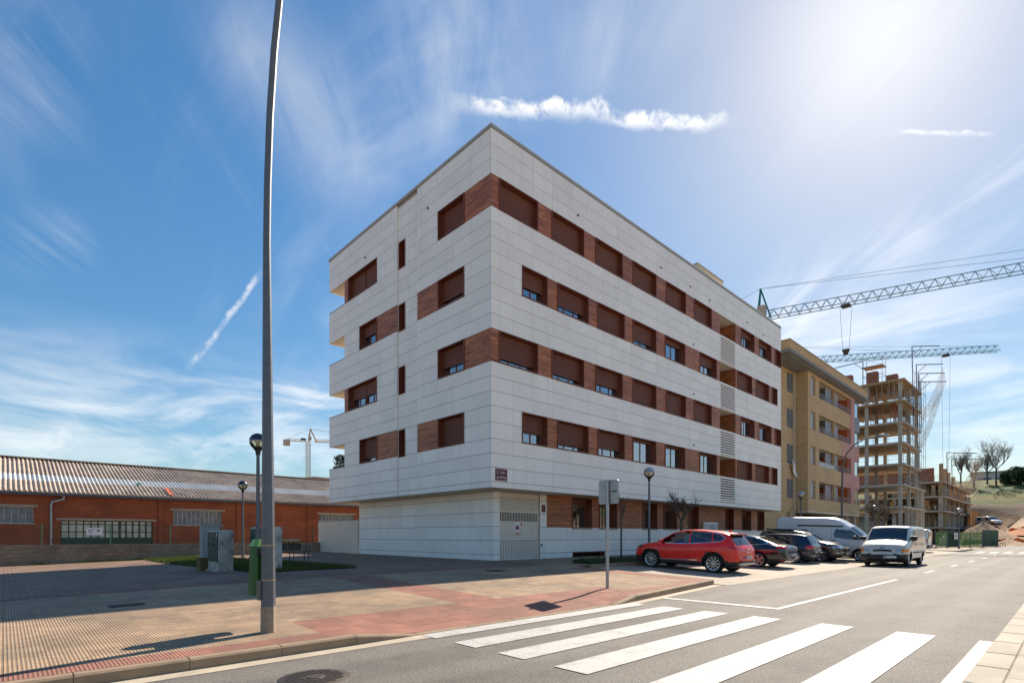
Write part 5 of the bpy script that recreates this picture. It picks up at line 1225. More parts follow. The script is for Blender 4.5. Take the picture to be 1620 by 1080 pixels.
for px, d, h, s, lab, lv_ in ((1576, 150, 17, 3, 'tall bare tree on the hill, rightmost of the group', 350), (1562, 158, 12, 5, 'bare tree on the hill just left of the tallest one', 500), (1541, 152, 11.5, 8, 'bare tree on the hill partly behind the beige nets', 900), (1520, 160, 13, 13, 'bare tree behind the low concrete frame, leftmost of the hill trees', 600)):
    q = wpt(px, d, 0); bare_tree('hill_tree', (q.x, q.y, hz(q.x + .08 * (q.y - 8)) - .2), h, s, lab, 'bare trees on the hill', .3, .55, 6, .2, 'barkd', lv_, up=.5)
def bush(px, d, rx, h, seed, lab):
    q = wpt(px, d, 0); o = empty('evergreen_bush', (q.x, q.y, hz(q.x + .08 * (q.y - 8)) - .3), label=lab, cat='bush', group='evergreens on the hill'); r_ = random.Random(seed); m = MB()
    cl = [(r_.uniform(-rx, rx) * .7, r_.uniform(-rx, rx) * .7, r_.uniform(.25, .85) * h, r_.uniform(.3, .5) * rx) for k in range(14)]
    for k in range(4200):
        c = r_.choice(cl); v_ = Vector((r_.gauss(0, 1), r_.gauss(0, 1), r_.gauss(0, 1))).normalized() * c[3] * r_.uniform(.75, 1.1); p = Vector(c[:3]) + v_; d_ = Vector((r_.gauss(0, 1), r_.gauss(0, 1), r_.gauss(0, 1))).normalized() * .22; e = d_.orthogonal().normalized() * .16; m.quad(p - d_, p + e, p + d_, p - e)
    m.build('foliage', M['bushleaf'], o, fix=False, kind='stuff'); MB().tube([(0, 0, 0), (0, 0, h * .6)], [.25, .15], 6).build('trunk', M['barkd'], o)
bush(1607, 150, 3.2, 4.6, 2, 'dark evergreen clump on the hill at the right edge'); bush(1622, 146, 3.4, 5.2, 6, 'second evergreen clump half out of frame on the hill'); bush(1596, 156, 2.2, 3.2, 9, 'smallest evergreen on the hill beside the pale building')
# balcony plants
pb = empty('balcony_plants', (13.95, 28.4, 5.30), label='row of small shrubs in a box on the lowest corner balcony', cat='plants'); B('planter_box', M['dark'], pb, -.05, .25, 0, 1.35, .0, .18); m = MB()
for k in range(900):
    i = rr.choice((0, 1, 2)); c = Vector((.1 + rr.gauss(0, .09), .25 + i * .45 + rr.gauss(0, .12), .22 + rr.random() * (.45, .6, .55)[i])); d = Vector((rr.gauss(0, 1), rr.gauss(0, 1), rr.gauss(0, 1.4))).normalized() * .06; e = d.orthogonal().normalized() * .025; m.quad(c - d, c + e, c + d, c - e)
m.build('shrubs', M['bushleaf'], pb, fix=False, kind='stuff')
# ------------------------------------------------------------------ building-site edge
M['gsheet'] = mat('green_sheeting', (.17, .29, .075), .7, var=.25, vs=2); M['gsheetd'] = mat('dark_green_sheeting', (.025, .075, .035), .7, var=.25, vs=2); net_alpha(M['gsheet'], .82)
A2, B2 = Vector((81.6, 11.75, 0)), Vector((88.0, 8.1, 0)); gf = empty('site_fence', (81.6, 11.75, -.05), label='green-sheeted site fence at the end of the street', cat='fence'); D = (B2 - A2); L = D.length; D.normalize()
def panel(t0, t1, base, m, h=1.9):
    a, b = base + D * t0, base + D * t1; q = MB(); n = 8; nn = Vector((-D.y, D.x, 0))
    for k in range(n):
        p0, p1 = a.lerp(b, k / n), a.lerp(b, (k + 1) / n); w0, w1 = nn * .05 * math.sin(k * 1.9), nn * .05 * math.sin((k + 1) * 1.9); q.quad(p0 + w0 + Vector((0, 0, .12)), p1 + w1 + Vector((0, 0, .12)), p1 + w1 * .3 + Vector((0, 0, h)), p0 + w0 * .3 + Vector((0, 0, h)))
    s_ = q.build('sheeting', m, gf, fix=False); f = MB(); z = Vector((0, 0, 1))
    for p in (a, b): f.bar(p, p + z * 2.0, .025)
    f.bar(a + z * 1.98, b + z * 1.98, .02); f.bar(a + z * .1, b + z * .1, .02); f.build('panel_frame', M['rail'], gf, fix=False)
for k in range(4): panel(L * k / 4 + .03, L * (k + 1) / 4 - .03, Vector((0, 0, 0)), M['gsheetd'] if k == 1 else M['gsheet'])
D = Vector((1, -.22, 0)).normalized(); panel(0.05, 5.2, B2 - A2, M['gsheetd'], 2.2)
for k, t in enumerate((0, .25, .5, .75, 1)): p = (B2 - A2) * t; B('foot', M['concrete'], gf, p.x - .3, p.x + .3, p.y - .12, p.y + .12, 0, .14)
wsn = empty('warning_notice', (84.1, 10.2, 1.35), R(-30), label='small white and orange warning notice on the green fence', cat='sign'); B('plate', M['white'], wsn, -.3, .3, -.1, -.08, -.35, .45); MB().prism([(-.2, -.05), (.2, -.05), (0, .3)], -.105, -.1005).build('triangle', M['orange'], wsn)
for k, (u_, v_, s_, lab) in enumerate(((99, 12.9, 1.3, 'white bulk bag behind the fence, left one'), (102, 12.6, 1.1, 'white bulk bag behind the fence, middle one'), (106, 12.9, 1.2, 'white bulk bag behind the fence, right one'))):
    o = empty('bulk_bag', (u_, v_, 0), k * .7, label=lab, cat='bag', group='bulk bags on the site'); m = taper(0, s_ * .8, s_ * .6, s_ * .6, s_ * .72, s_ * .7, .2); n = len(m.v); m.build('bag', M['white'], o, True); MB().lathe([(s_ * .6, s_ * .8), (s_ * .3, s_ * 1.1), (s_ * .15, s_ * 1.3), (0, s_ * 1.3)], n=10).build('gathered_top', M['white'], o, True)
bk = empty('bicycle', (91.5, 7.3, -.1), R(-50), label='rusty bicycle leaning at the end of the site fence', cat='bicycle'); M['rust'] = mat('rusty_steel', (.22, .10, .05), .8, .2)
for x in (0, 1.05):
    m = MB(); m.tube([(x + .34 * math.cos(q * .3927), 0, .35 + .34 * math.sin(q * .3927)) for q in range(17)], .025, 6); wv = m.build('wheel', M['dark'], bk)
    s_ = MB()
    for q in range(8): s_.bar((x, 0, .35), (x + .33 * math.cos(q * .785), 0, .35 + .33 * math.sin(q * .785)), .006)
    s_.build('spokes', M['rust'], wv, fix=False)
m = MB()
for a, b in (((0, 0, .35), (.42, 0, .3)), ((0, 0, .35), (.32, 0, .8)), ((.42, 0, .3), (.3, 0, .92)), ((.32, 0, .8), (.9, 0, .85)), ((.42, 0, .3), (.9, 0, .75)), ((.86, 0, 1.0), (1.05, 0, .35))): m.bar(a, b, .022)
m.build('frame', M['rust'], bk, fix=False); B('saddle', M['dark'], bk, .18, .42, -.07, .07, .92, .97); MB().bar((.84, -.28, 1.02), (.84, .28, 1.02), .018).build('handlebar', M['rust'], bk, fix=False)
# ------------------------------------------------------------------ vehicles
def pch(pts, x):                                   # monotone cubic through (x, value) points
    if x <= pts[0][0]: return pts[0][1]
    if x >= pts[-1][0]: return pts[-1][1]
    n = len(pts); dl = [(pts[i + 1][1] - pts[i][1]) / (pts[i + 1][0] - pts[i][0]) for i in range(n - 1)]
    def tg(i):
        if i == 0: return dl[0]
        if i == n - 1: return dl[-1]
        a, b = dl[i - 1], dl[i]
        return 0 if a * b <= 0 else 2 * a * b / (a + b)
    for i in range(n - 1):
        if x <= pts[i + 1][0]:
            h = pts[i + 1][0] - pts[i][0]; t = (x - pts[i][0]) / h
            return (2 * t ** 3 - 3 * t * t + 1) * pts[i][1] + (t ** 3 - 2 * t * t + t) * h * tg(i) + (3 * t * t - 2 * t ** 3) * pts[i + 1][1] + (t ** 3 - t * t) * h * tg(i + 1)
def inpoly(x, z, P):
    c = False; j = len(P) - 1
    for i in range(len(P)):
        if (P[i][1] > z) != (P[j][1] > z) and x < (P[j][0] - P[i][0]) * (z - P[i][1]) / (P[j][1] - P[i][1]) + P[i][0]: c = not c
        j = i
    return c
M['tyre'] = mat('tyre_rubber', (.022, .021, .020), .85, var=.2); M['alloy'] = mat('alloy_metal', (.62, .62, .62), .28, .85, var=.05); M['rimdark'] = mat('dark_rim', (.03, .03, .032), .5, .4)
M['hubcap'] = mat('silver_hubcap', (.50, .50, .51), .4, .5); M['blackpl'] = mat('black_plastic', (.028, .028, .029), .55, var=.15, vs=4); M['carglass'] = glass_mat('car_glass', (.42, .52, .48), .06); M['privglass'] = glass_mat('dark_car_glass', (.10, .12, .12), .08)
M['seat'] = mat('dark_seat', (.035, .034, .036), .85); M['tail'] = mat('tail_light_red', (.55, .012, .012), .18, spec=.8); M['chrome'] = mat('chrome', (.75, .75, .76), .12, 1.0, var=.02); M['head'] = mat('headlight_glass', (.45, .47, .48), .12, .5, spec=.8); M['amber'] = mat('amber_lens', (.75, .22, .015), .25); M['platew'] = mat('number_plate', (.72, .73, .72), .4)
M['headd'] = mat('smoked_lamp', (.10, .10, .11), .12, .3, spec=.8)
SEG = [2, 2, 6, 6, 4, 9, 9, 5, 6]
WHEELS = {}
def wheel_meshes(rw, wd, style):
    k = (rw, wd, style)
    if k in WHEELS: return WHEELS[k]
    ri = rw * (.70 if style != 'van' else .60); h = wd / 2
    ty = MB().lathe([(ri, -h + .02), (ri + .03, -h), (rw - .03, -h + .005), (rw - .005, -h + .03), (rw, -h + .06), (rw, h - .06), (rw - .005, h - .03), (rw - .03, h - .005), (ri + .03, h), (ri, h - .02), (ri - .02, h - .06), (ri - .02, -h + .06), (ri, -h + .02)], n=32, axis='y').mesh('tyre', M['tyre'], True, True)
    well = MB().lathe([(0, -.03), (ri - .02, -.03), (ri - .012, h - .05)], n=24, axis='y').mesh('rim_well', M['rimdark'], True, True)
    rm = MB(); rm.lathe([(ri - .028, h - .055), (ri - .022, h - .02), (ri + .004, h - .012), (ri + .004, h - .05)], n=32, axis='y'); rm.lathe([(0, h - .02), (.045, h - .022), (.06, h - .045), (.06, h - .08)], n=14, axis='y')
    ns, sw_ = {'ten': (10, .012), 'five': (5, .052), 'six': (6, .05), 'cap': (8, .034), 'van': (6, .05)}[style]
    for i in range(ns):
        a = 2 * math.pi * i / ns; offs = (-.028, .028) if style in ('five',) else (0,)
        for of in offs:
            c, s = math.cos(a + of * 4), math.sin(a + of * 4); r0_, r1_ = (.06 if style == 'ten' else .045), ri - .015; w0, w1 = sw_ * (.62 if len(offs) == 2 else 1), sw_ * (.5 if len(offs) == 2 else (1.7 if style == 'ten' else 1.25 if style == 'cap' else .8))
            pts = [(r0_, -w0), (r1_, -w1), (r1_, w1), (r0_, w0)]; n = len(rm.v)
            for y_ in (h - .028, h - .055):
                for rad, tt in pts: rm.v.append((rad * c - tt * s, y_ - (.012 if rad < .1 else 0) * 0, rad * s + tt * c))
            rm.f += [(n, n + 1, n + 2, n + 3), (n, n + 4, n + 5, n + 1), (n + 2, n + 6, n + 7, n + 3), (n + 1, n + 5, n + 6, n + 2)]
    if style == 'cap': rm.lathe([(0, h - .04), (ri * .45, h - .036), (ri - .02, h - .06)], n=24, axis='y')
    rim = rm.mesh('rim', M['hubcap'] if style in ('cap', 'van') else M['alloy'], False, True)
    WHEELS[k] = (ty, well, rim); return WHEELS[k]
def vehicle(name, loc, rz, sp, paint, label, cat, group=None, detail=True):
    root = empty(name, loc, rz, label, cat, group)
    x0, x1 = sp['top'][0][0], sp['top'][-1][0]; rw = sp['rw']; wb = sp['wb']; Ra = rw + sp.get('gap', .055)
    xs = []; x = x0; step = .034 if detail else .06
    while x < x1: xs.append(x); x += step * (.35 if (x - x0 < .16 or x1 - x < .22) else 1)
    xs.append(x1)
    def section(x):
        top, bot, wm = pch(sp['top'], x), pch(sp['bot'], x), pch(sp['wmax'], x); be_ = min(pch(sp['belt'], x), top - .025); wr = min(pch(sp['wroof'], x), wm - .02)
        wbt = wm - sp.get('tumble', .05); drop = sp.get('drop', .055); ze = max(top - drop, be_ + .004)
        for xa in (0, wb): wm += sp.get('flare', .018) * math.exp(-((x - xa) / .38) ** 2)
        zm = bot + (be_ - bot) * .52; cr = sp.get('crown', .014)
        pts = [(0, bot), (wm - .2, bot), (wm - .045, bot + .07), (wm, zm), (wm - .006, bot + (be_ - bot) * .82), (wbt, be_), (wbt + (wr - wbt) * .45 + .012, be_ + (ze - be_) * .5), (wr, ze), (wr * .62, top - cr), (0, top)]
        P = [Vector((0, p[0], p[1])) for p in pts]; out = []
        ext = [Vector((0, -P[1].y, P[1].z))] + P + [Vector((0, -P[-2].y, P[-2].z))]
        for s in range(9):
            p0, p1, p2, p3 = ext[s:s + 4]; n = SEG[s]
            for k in range(n):
                t = k / n; q = .5 * ((2 * p1) + (p2 - p0) * t + (2 * p0 - 5 * p1 + 4 * p2 - p3) * t * t + (3 * p1 - p0 - 3 * p2 + p3) * t ** 3)
                lin = p1.lerp(p2, t); a = .65 if s not in (0, 1) else .2; q = lin.lerp(q, a); out.append((q.y, q.z, s))
        out.append((0, top, 8)); return out
    secs = [section(x) for x in xs]; nh = len(secs[0]); verts = []; ids = {}
    def vid(i, j, side):
        if j in (0, nh - 1): side = 1
        k = (i, j, side)
        if k not in ids: ids[k] = len(verts); y, z, s = secs[i][j]; verts.append((xs[i], y * side, z))
        return ids[k]
    faces = {}
    wins = sp['windows']; lamps = sp.get('lamps', []); ws, rwn = sp.get('ws'), sp.get('rwin'); clad = sp.get('clad', 0); cladm = sp.get('cladarch', 0)
    def classify(x, y, z, s):
        ay = abs(y)
        for xa in (0, wb):
            if (x - xa) ** 2 + (z - rw) ** 2 < Ra * Ra and ay > .45 and z < rw + Ra: return None
        if s in (5, 6):
            for k, P in enumerate(wins):
                if inpoly(x, z, P): return ('side_window', k, y > 0)
        for k, (nm, mk, fn) in enumerate(lamps):
            if fn(x, ay, z): return (nm, k, y > 0)
        wr = pch(sp['wroof'], x)
        if s >= 7 or (s == 6 and ay < wr + .02):
            if ws and ws[0] < x < ws[1] and ay < wr - .045: return ('windscreen', 0, True)
            if rwn and rwn[0] < x < rwn[1] and ay < wr - .06 - sp.get('rtap', 0) * (x - rwn[0]): return ('rear_window', 0, True)
        if clad and z < (clad(x) if callable(clad) else clad): return ('cladding', 0, True)
        if cladm and z < rw + Ra:
            for xa in (0, wb):
                if (x - xa) ** 2 + (z - rw) ** 2 < (Ra + cladm) ** 2: return ('cladding', 0, True)
        return ('body', 0, True)
    for i in range(len(xs) - 1):
        for j in range(nh - 1):
            for side in (1, -1):
                a, b, c, d = vid(i, j, side), vid(i + 1, j, side), vid(i + 1, j + 1, side), vid(i, j + 1, side)
                s = secs[i][j][2]; cx = (xs[i] + xs[i + 1]) / 2; cy = sum(verts[q][1] for q in (a, b, c, d)) / 4; cz = sum(verts[q][2] for q in (a, b, c, d)) / 4
                k = classify(cx, cy, cz, s)
                if k is None: continue
                faces.setdefault(k, []).append((a, d, c, b) if side > 0 else (a, b, c, d))
    for i, sgn in ((0, -1), (len(xs) - 1, 1)):           # end caps as grids across the car
        ny = 26; g_ = {}
        for j in range(nh):
            y, z, s = secs[i][j]
            for k in range(ny + 1):
                if j in (0, nh - 1): pass
                yy_ = -y + 2 * y * k / ny; g_[j, k] = len(verts); verts.append((xs[i] + sgn * .05 * (1 - (2 * k / ny - 1) ** 2) * sp.get('capbulge', 1), yy_, z))
        for j in range(nh - 1):
            for k in range(ny):
                q = (g_[j, k], g_[j, k + 1], g_[j + 1, k + 1], g_[j + 1, k]); cy = sum(verts[t][1] for t in q) / 4; cz = sum(verts[t][2] for t in q) / 4
                kk = classify(xs[i], cy, cz, 3)
                if kk is None: kk = ('body', 0, True)
                faces.setdefault(kk, []).append(q if sgn > 0 else q[::-1])
    mats = {'body': paint, 'windscreen': M['carglass'], 'rear_window': M[sp.get('rglass', 'carglass')], 'cladding': M['blackpl']}
    for k, fl in faces.items():
        nm = k[0]; mt = mats.get(nm) or (M[sp.get('sglass', ['carglass'] * 9)[k[1]]] if nm == 'side_window' else M[lamps[k[1]][1]])
        rem = {}; vv = []; ff = []
        for f in fl:
            q = []
            for t in f:
                if t not in rem: rem[t] = len(vv); vv.append(verts[t])
                q.append(rem[t])
            ff.append(tuple(q))
        mb = MB(); mb.v, mb.f = vv, ff; mb.build(nm, mt, root, 'all', fix=False)
    def ysurf(x, z):
        sc = section(x); best = None
        for (y0, z0, s0), (y1, z1, s1) in zip(sc, sc[1:]):
            if s0 >= 2 and (z0 - z) * (z1 - z) <= 0 and z0 != z1: best = y0 + (y1 - y0) * (z - z0) / (z1 - z0)
        return best or pch(sp['wmax'], x)
    def strip(nm, mt, pl, wd, off=.006, both=True):
        for side in ((1, -1) if both else (1,)):
            m = MB()
            for (xa, za), (xb, zb) in zip(pl, pl[1:]):
                n = max(1, int(math.hypot(xb - xa, zb - za) / .12)); d = Vector((xb - xa, 0, zb - za)).normalized(); nn = Vector((-d.z, 0, d.x)) * wd / 2
                for k in range(n):
                    A_, B_ = (xa + (xb - xa) * k / n, za + (zb - za) * k / n), (xa + (xb - xa) * (k + 1) / n, za + (zb - za) * (k + 1) / n)
                    qs = [(A_[0] - nn.x, A_[1] - nn.z), (B_[0] - nn.x, B_[1] - nn.z), (B_[0] + nn.x, B_[1] + nn.z), (A_[0] + nn.x, A_[1] + nn.z)]
                    m.quad(*[(px, side * (ysurf(px, pz) + off), pz) for px, pz in qs])
            m.build(nm, mt, root, fix=False)
    # wheels, arches
    ty, well, rim = wheel_meshes(rw, sp.get('tw', .225), sp['rim']); tr = sp['track']
    for xa in (0, wb):
        for side in (1, -1):
            o = inst('wheel', ty, root, (xa, side * (tr - sp.get('tw', .225) / 2), rw), (0, 0, 0 if side > 0 else math.pi)); inst('rim_well', well, o); inst('rim', rim, o)
            m = MB(); n = 18
            for k in range(n + 1):
                a = math.pi * (-.12 + 1.24 * k / n); m.v += [(xa + (Ra + .004) * math.cos(a), side * (tr - .42), rw + (Ra + .004) * math.sin(a)), (xa + (Ra + .004) * math.cos(a), side * (tr + .012), rw + (Ra + .004) * math.sin(a))]
            m.f = [(2 * k, 2 * k + 1, 2 * k + 3, 2 * k + 2) for k in range(n)]; m.v = [(v[0], side * min(abs(v[1]), max(.3, ysurf(min(max(v[0], x0 + .05), x1 - .05), max(v[2], .3)) - .012)), v[2]) for v in m.v]
            m.build('arch_liner', M['blackpl'], root, 'all', fix=False)
    B('underbody', M['blackpl'], root, x0 + .35, x1 - .35, -.62, .62, rw * .62, pch(sp['bot'], .5 * wb) + .12)
    if detail:
        for pl in sp.get('seams', []): strip('panel_gap', M['rimdark'], pl, .012, .003)
        for pl in sp.get('trim', []): strip('window_trim', M[sp.get('trimmat', 'chrome')], pl, .022, .007)
        for pl, wd, mk in sp.get('mould', []): strip('moulding', M[mk], pl, wd, .012)
        for (hx_, hz_) in sp.get('handles', []):
            for side in (1, -1):
                y = ysurf(hx_, hz_); a, b = (y, y + .035) if side > 0 else (-y - .035, -y); MB().cbox(hx_ - .1, hx_ + .1, a, b, hz_ - .018, hz_ + .018, .008).build('door_handle', sp.get('hmat') and M[sp['hmat']] or paint, root)
    for nm, mk, b in sp.get('boxes', []): MB().box(*b).build(nm, M[mk] if isinstance(mk, str) else mk, root, fix=False)
    if 'mirror' in sp:
        mx_, mz, mk, ms = sp['mirror']
        for side in (1, -1):
            y = ysurf(mx_, mz); m = MB(); m.lathe([(.0, -.11 * ms), (.05, -.1 * ms), (.075, 0), (.06, .09 * ms), (0, .11 * ms)], n=12, axis='y'); o = m.build('mirror', mk and M[mk] or paint, root, True); o.location = (mx_, side * (y + .11 * ms), mz + .05); o.scale = (1.0, 1, 1.1 * ms)
            B('mirror_arm', M['blackpl'], root, mx_ - .03, mx_ + .03, *((y - .02, y + .06) if side > 0 else (-y - .06, -y + .02)), mz - .02, mz + .03)
    # interior
    ix0, ix1, bz = sp['cabin']; iw = pch(sp['wmax'], 1) - .16
    B('cabin_floor', M['seat'], root, ix0, ix1, -iw, iw, .35, bz - .28); B('dashboard', M['seat'], root, ix1 - .45, ix1 + .05, -iw, iw, bz - .28, bz - .06)
    for sx in sp['seats']:
        for y in (-.37, .37):
            o = MB().cbox(sx - .07, sx + .07, y - .24, y + .24, bz - .3, bz + .22, .06).build('seat', M['seat'], root); MB().cbox(sx - .06, sx + .03, y - .12, y + .12, bz + .25, bz + .42, .04).build('headrest', M['seat'], root)
    o = MB().tube([(.17 * math.cos(k * .3927), .17 * math.sin(k * .3927), 0) for k in range(17)], .013, 6).build('steering_wheel', M['seat'], root, True); o.location = (ix1 - .55, .37, bz + .02); o.rotation_euler = (0, R(-62), 0)
    return root
def plate(x, z, txt, side, root_boxes, yc=0):
    return [('number_plate', 'platew', (x - .012 if side < 0 else x, x if side < 0 else x + .012, yc - .26, yc + .26, z - .055, z + .055))]
def add_plate_text(root, x, z, txt, facing, yc=0):
    o = text_mesh(txt, .088, M['dark'], 'plate_lettering', root, (x, yc, z), (R(90), 0, R(-90) if facing < 0 else R(90)), ext=.001); o.scale = (1.12, 1.25, 1)
    y = .235 if facing < 0 else -.235
    MB().box(x - .001, x + .001, yc + y - .02, yc + y + .02, z - .05, z + .05).build('plate_band', M['blue'], root, fix=False)
# --- red crossover
RED = paint_mat('red_car_paint', (.86, .014, .006), .0, .3, .45)
suv = dict(wb=2.65, rw=.365, track=.885, rim='ten', tw=.235, cladarch=.05, clad=lambda x: .47 if x < -.3 or x > 2.95 else .40, tumble=.05, drop=.05, flare=.02,
  top=[(-.90, .66), (-.885, .86), (-.83, 1.0), (-.78, 1.07), (-.62, 1.29), (-.50, 1.44), (-.44, 1.49), (-.2, 1.545), (.4, 1.60), (.95, 1.62), (1.45, 1.58), (1.78, 1.50), (2.2, 1.29), (2.52, 1.11), (2.62, 1.07), (3.0, 1.015), (3.3, .93), (3.47, .80), (3.56, .60)],
  belt=[(-.90, .6), (-.83, .93), (-.7, 1.05), (-.4, 1.15), (.2, 1.12), (1, 1.04), (2, .985), (2.6, .975), (3.1, .92), (3.4, .80), (3.56, .56)],
  bot=[(-.9, .44), (-.75, .33), (-.55, .25), (0, .23), (2.6, .22), (3.2, .23), (3.56, .34)], wmax=[(-.90, .68), (-.82, .80), (-.6, .885), (0, .905), (2.65, .905), (3.15, .875), (3.4, .78), (3.56, .58)],
  wroof=[(-.9, .55), (-.78, .66), (-.5, .60), (0, .615), (1, .625), (1.75, .60), (2.5, .70), (2.7, .78), (3.2, .74), (3.56, .45)],
  windows=[[(2.34, 1.04), (2.12, 1.22), (1.74, 1.46), (1.06, 1.54), (1.02, 1.06)], [(.97, 1.08), (1.0, 1.54), (.20, 1.51), (.08, 1.175)], [(.03, 1.185), (.14, 1.50), (-.12, 1.45), (-.36, 1.325), (-.24, 1.225)]], sglass=['carglass', 'privglass', 'privglass'],
  ws=(1.80, 2.50), rwin=(-.775, -.50), rglass='carglass', rtap=-.1,
  lamps=[('tail_light', 'tail', lambda x, y, z: x < -.52 and y > .40 and .93 + .22 * max(0, .62 - y) < z < 1.04 and not (y > .86 and x > -.6 and z < .97)), ('headlight', 'headd', lambda x, y, z: x > 3.08 and y > .48 and .80 < z < .92), ('fog_light', 'tail', lambda x, y, z: x < -.8 and .5 < y < .66 and .52 < z < .56)],
  seams=[[(1.0, .42), (1.0, 1.04)], [(-.02, 1.12), (-.0, .9), (.36, .72)], [(2.3, .42), (2.33, .98)], [(-.33, .98), (-.5, .93), (-.83, .80)]], handles=[(1.17, .93), (.15, .98)],
  trim=[[(2.36, 1.035), (1.02, 1.065), (.06, 1.16), (-.25, 1.21), (-.385, 1.325), (-.12, 1.48), (.4, 1.55), (1.05, 1.575)]], mould=[([(.62, .455), (2.22, .405)], .035, 'chrome')], mirror=(2.18, 1.06, None, 1.0), cabin=(-.3, 2.2, 1.03), seats=[1.1, .25],
  boxes=[('rear_bumper', 'alloy', (-.965, -.80, -.56, .56, .36, .43)), ('diffuser', 'blackpl', (-.955, -.80, -.62, .62, .432, .50)), ('tailgate_badge', 'chrome', (-.925, -.88, -.05, .05, .90, .99)), ('tailgate_lettering', 'chrome', (-.945, -.90, -.22, .22, .80, .825)), ('roof_aerial', RED, (-.30, -.17, -.02, .02, 1.55, 1.62)), ('spoiler', RED, (-.60, -.44, -.55, .55, 1.465, 1.50)), ('spoiler_lip', 'blackpl', (-.605, -.5, -.53, .53, 1.44, 1.464))] + plate(-.955, .63, '', -1, 0))
zb = bay(9.5); tiltx = math.atan(.038)
def park(o): o.rotation_euler[1] = (-tiltx if o.rotation_euler[2] > 0 else tiltx); return o
def on_bay(v): return bay(v) - .012
r1 = park(vehicle('parked_car', (20.08, 9.36, on_bay(9.36)), R(90), suv, RED, 'bright red crossover car parked nearest, rear turned towards the street', 'car', 'cars parked in the bays')); add_plate_text(r1, -.9685, .63, '4512 KDR', -1)
# --- dark fastback saloon
NAVY = paint_mat('black_car_paint', (.008, .009, .016), .3, .2)
sal = dict(wb=2.80, rw=.335, track=.88, rim='five', tumble=.055, drop=.05, flare=.015, clad=0,
  top=[(-1.10, .66), (-1.09, .86), (-1.04, .98), (-.98, 1.01), (-.75, 1.05), (-.2, 1.22), (.3, 1.37), (.9, 1.43), (1.4, 1.42), (1.8, 1.34), (2.3, 1.12), (2.6, .99), (3.0, .95), (3.4, .88), (3.6, .74), (3.72, .52)],
  belt=[(-1.1, .6), (-1.03, .9), (-.9, .96), (-.2, .97), (1, .94), (2.4, .91), (3.0, .87), (3.5, .72), (3.72, .48)], bot=[(-1.1, .40), (-.9, .28), (-.6, .2), (0, .18), (2.8, .18), (3.4, .19), (3.72, .3)],
  wmax=[(-1.1, .66), (-1.0, .78), (-.75, .87), (0, .90), (2.8, .90), (3.3, .86), (3.6, .72), (3.72, .55)], wroof=[(-1.1, .55), (-.98, .68), (-.7, .64), (-.1, .585), (.6, .60), (1.5, .58), (2.4, .68), (2.65, .76), (3.3, .7), (3.72, .4)],
  windows=[[(2.12, .985), (1.72, 1.22), (1.1, 1.34), (1.06, .99)], [(1.0, .99), (1.04, 1.34), (.3, 1.30), (.2, 1.0)], [(.14, 1.0), (.24, 1.285), (-.12, 1.17), (-.30, 1.06), (-.2, 1.01)]], sglass=['carglass', 'privglass', 'carglass'], ws=(1.72, 2.5), rwin=(-.72, .16), rglass='privglass',
  lamps=[('tail_light', 'tail', lambda x, y, z: x < -.72 and y > .50 and .86 < z < .955), ('reflector', 'tail', lambda x, y, z: x < -.85 and y > .45 and .33 < z < .37), ('headlight', 'headd', lambda x, y, z: x > 3.2 and y > .5 and .66 < z < .80)], seams=[[(1.03, .3), (1.03, .95)], [(.12, .98), (.1, .8), (.4, .6)]], handles=[(1.2, .84), (.35, .86)], trim=[[(2.1, .965), (.2, .985), (-.32, 1.05), (-.1, 1.19), (.3, 1.315), (1.1, 1.36)]], mirror=(2.0, 1.0, None, 1.0), cabin=(-.2, 2.1, .95), seats=[1.15, .3],
  boxes=[('rear_bumper', 'chrome', (-1.155, -1.05, -.6, .6, .36, .40)), ('exhaust', 'chrome', (-1.17, -1.05, .42, .56, .27, .32)), ('boot_trim', 'chrome', (-1.155, -1.12, -.4, .4, .78, .81))] + plate(-1.15, .60, '', -1, 0))
r2 = park(vehicle('parked_car', (24.8, 9.6, on_bay(9.6)), R(90), sal, NAVY, 'glossy black fastback saloon parked just behind the red car', 'car', 'cars parked in the bays')); add_plate_text(r2, -1.1635, .60, '7308 GBL', -1)
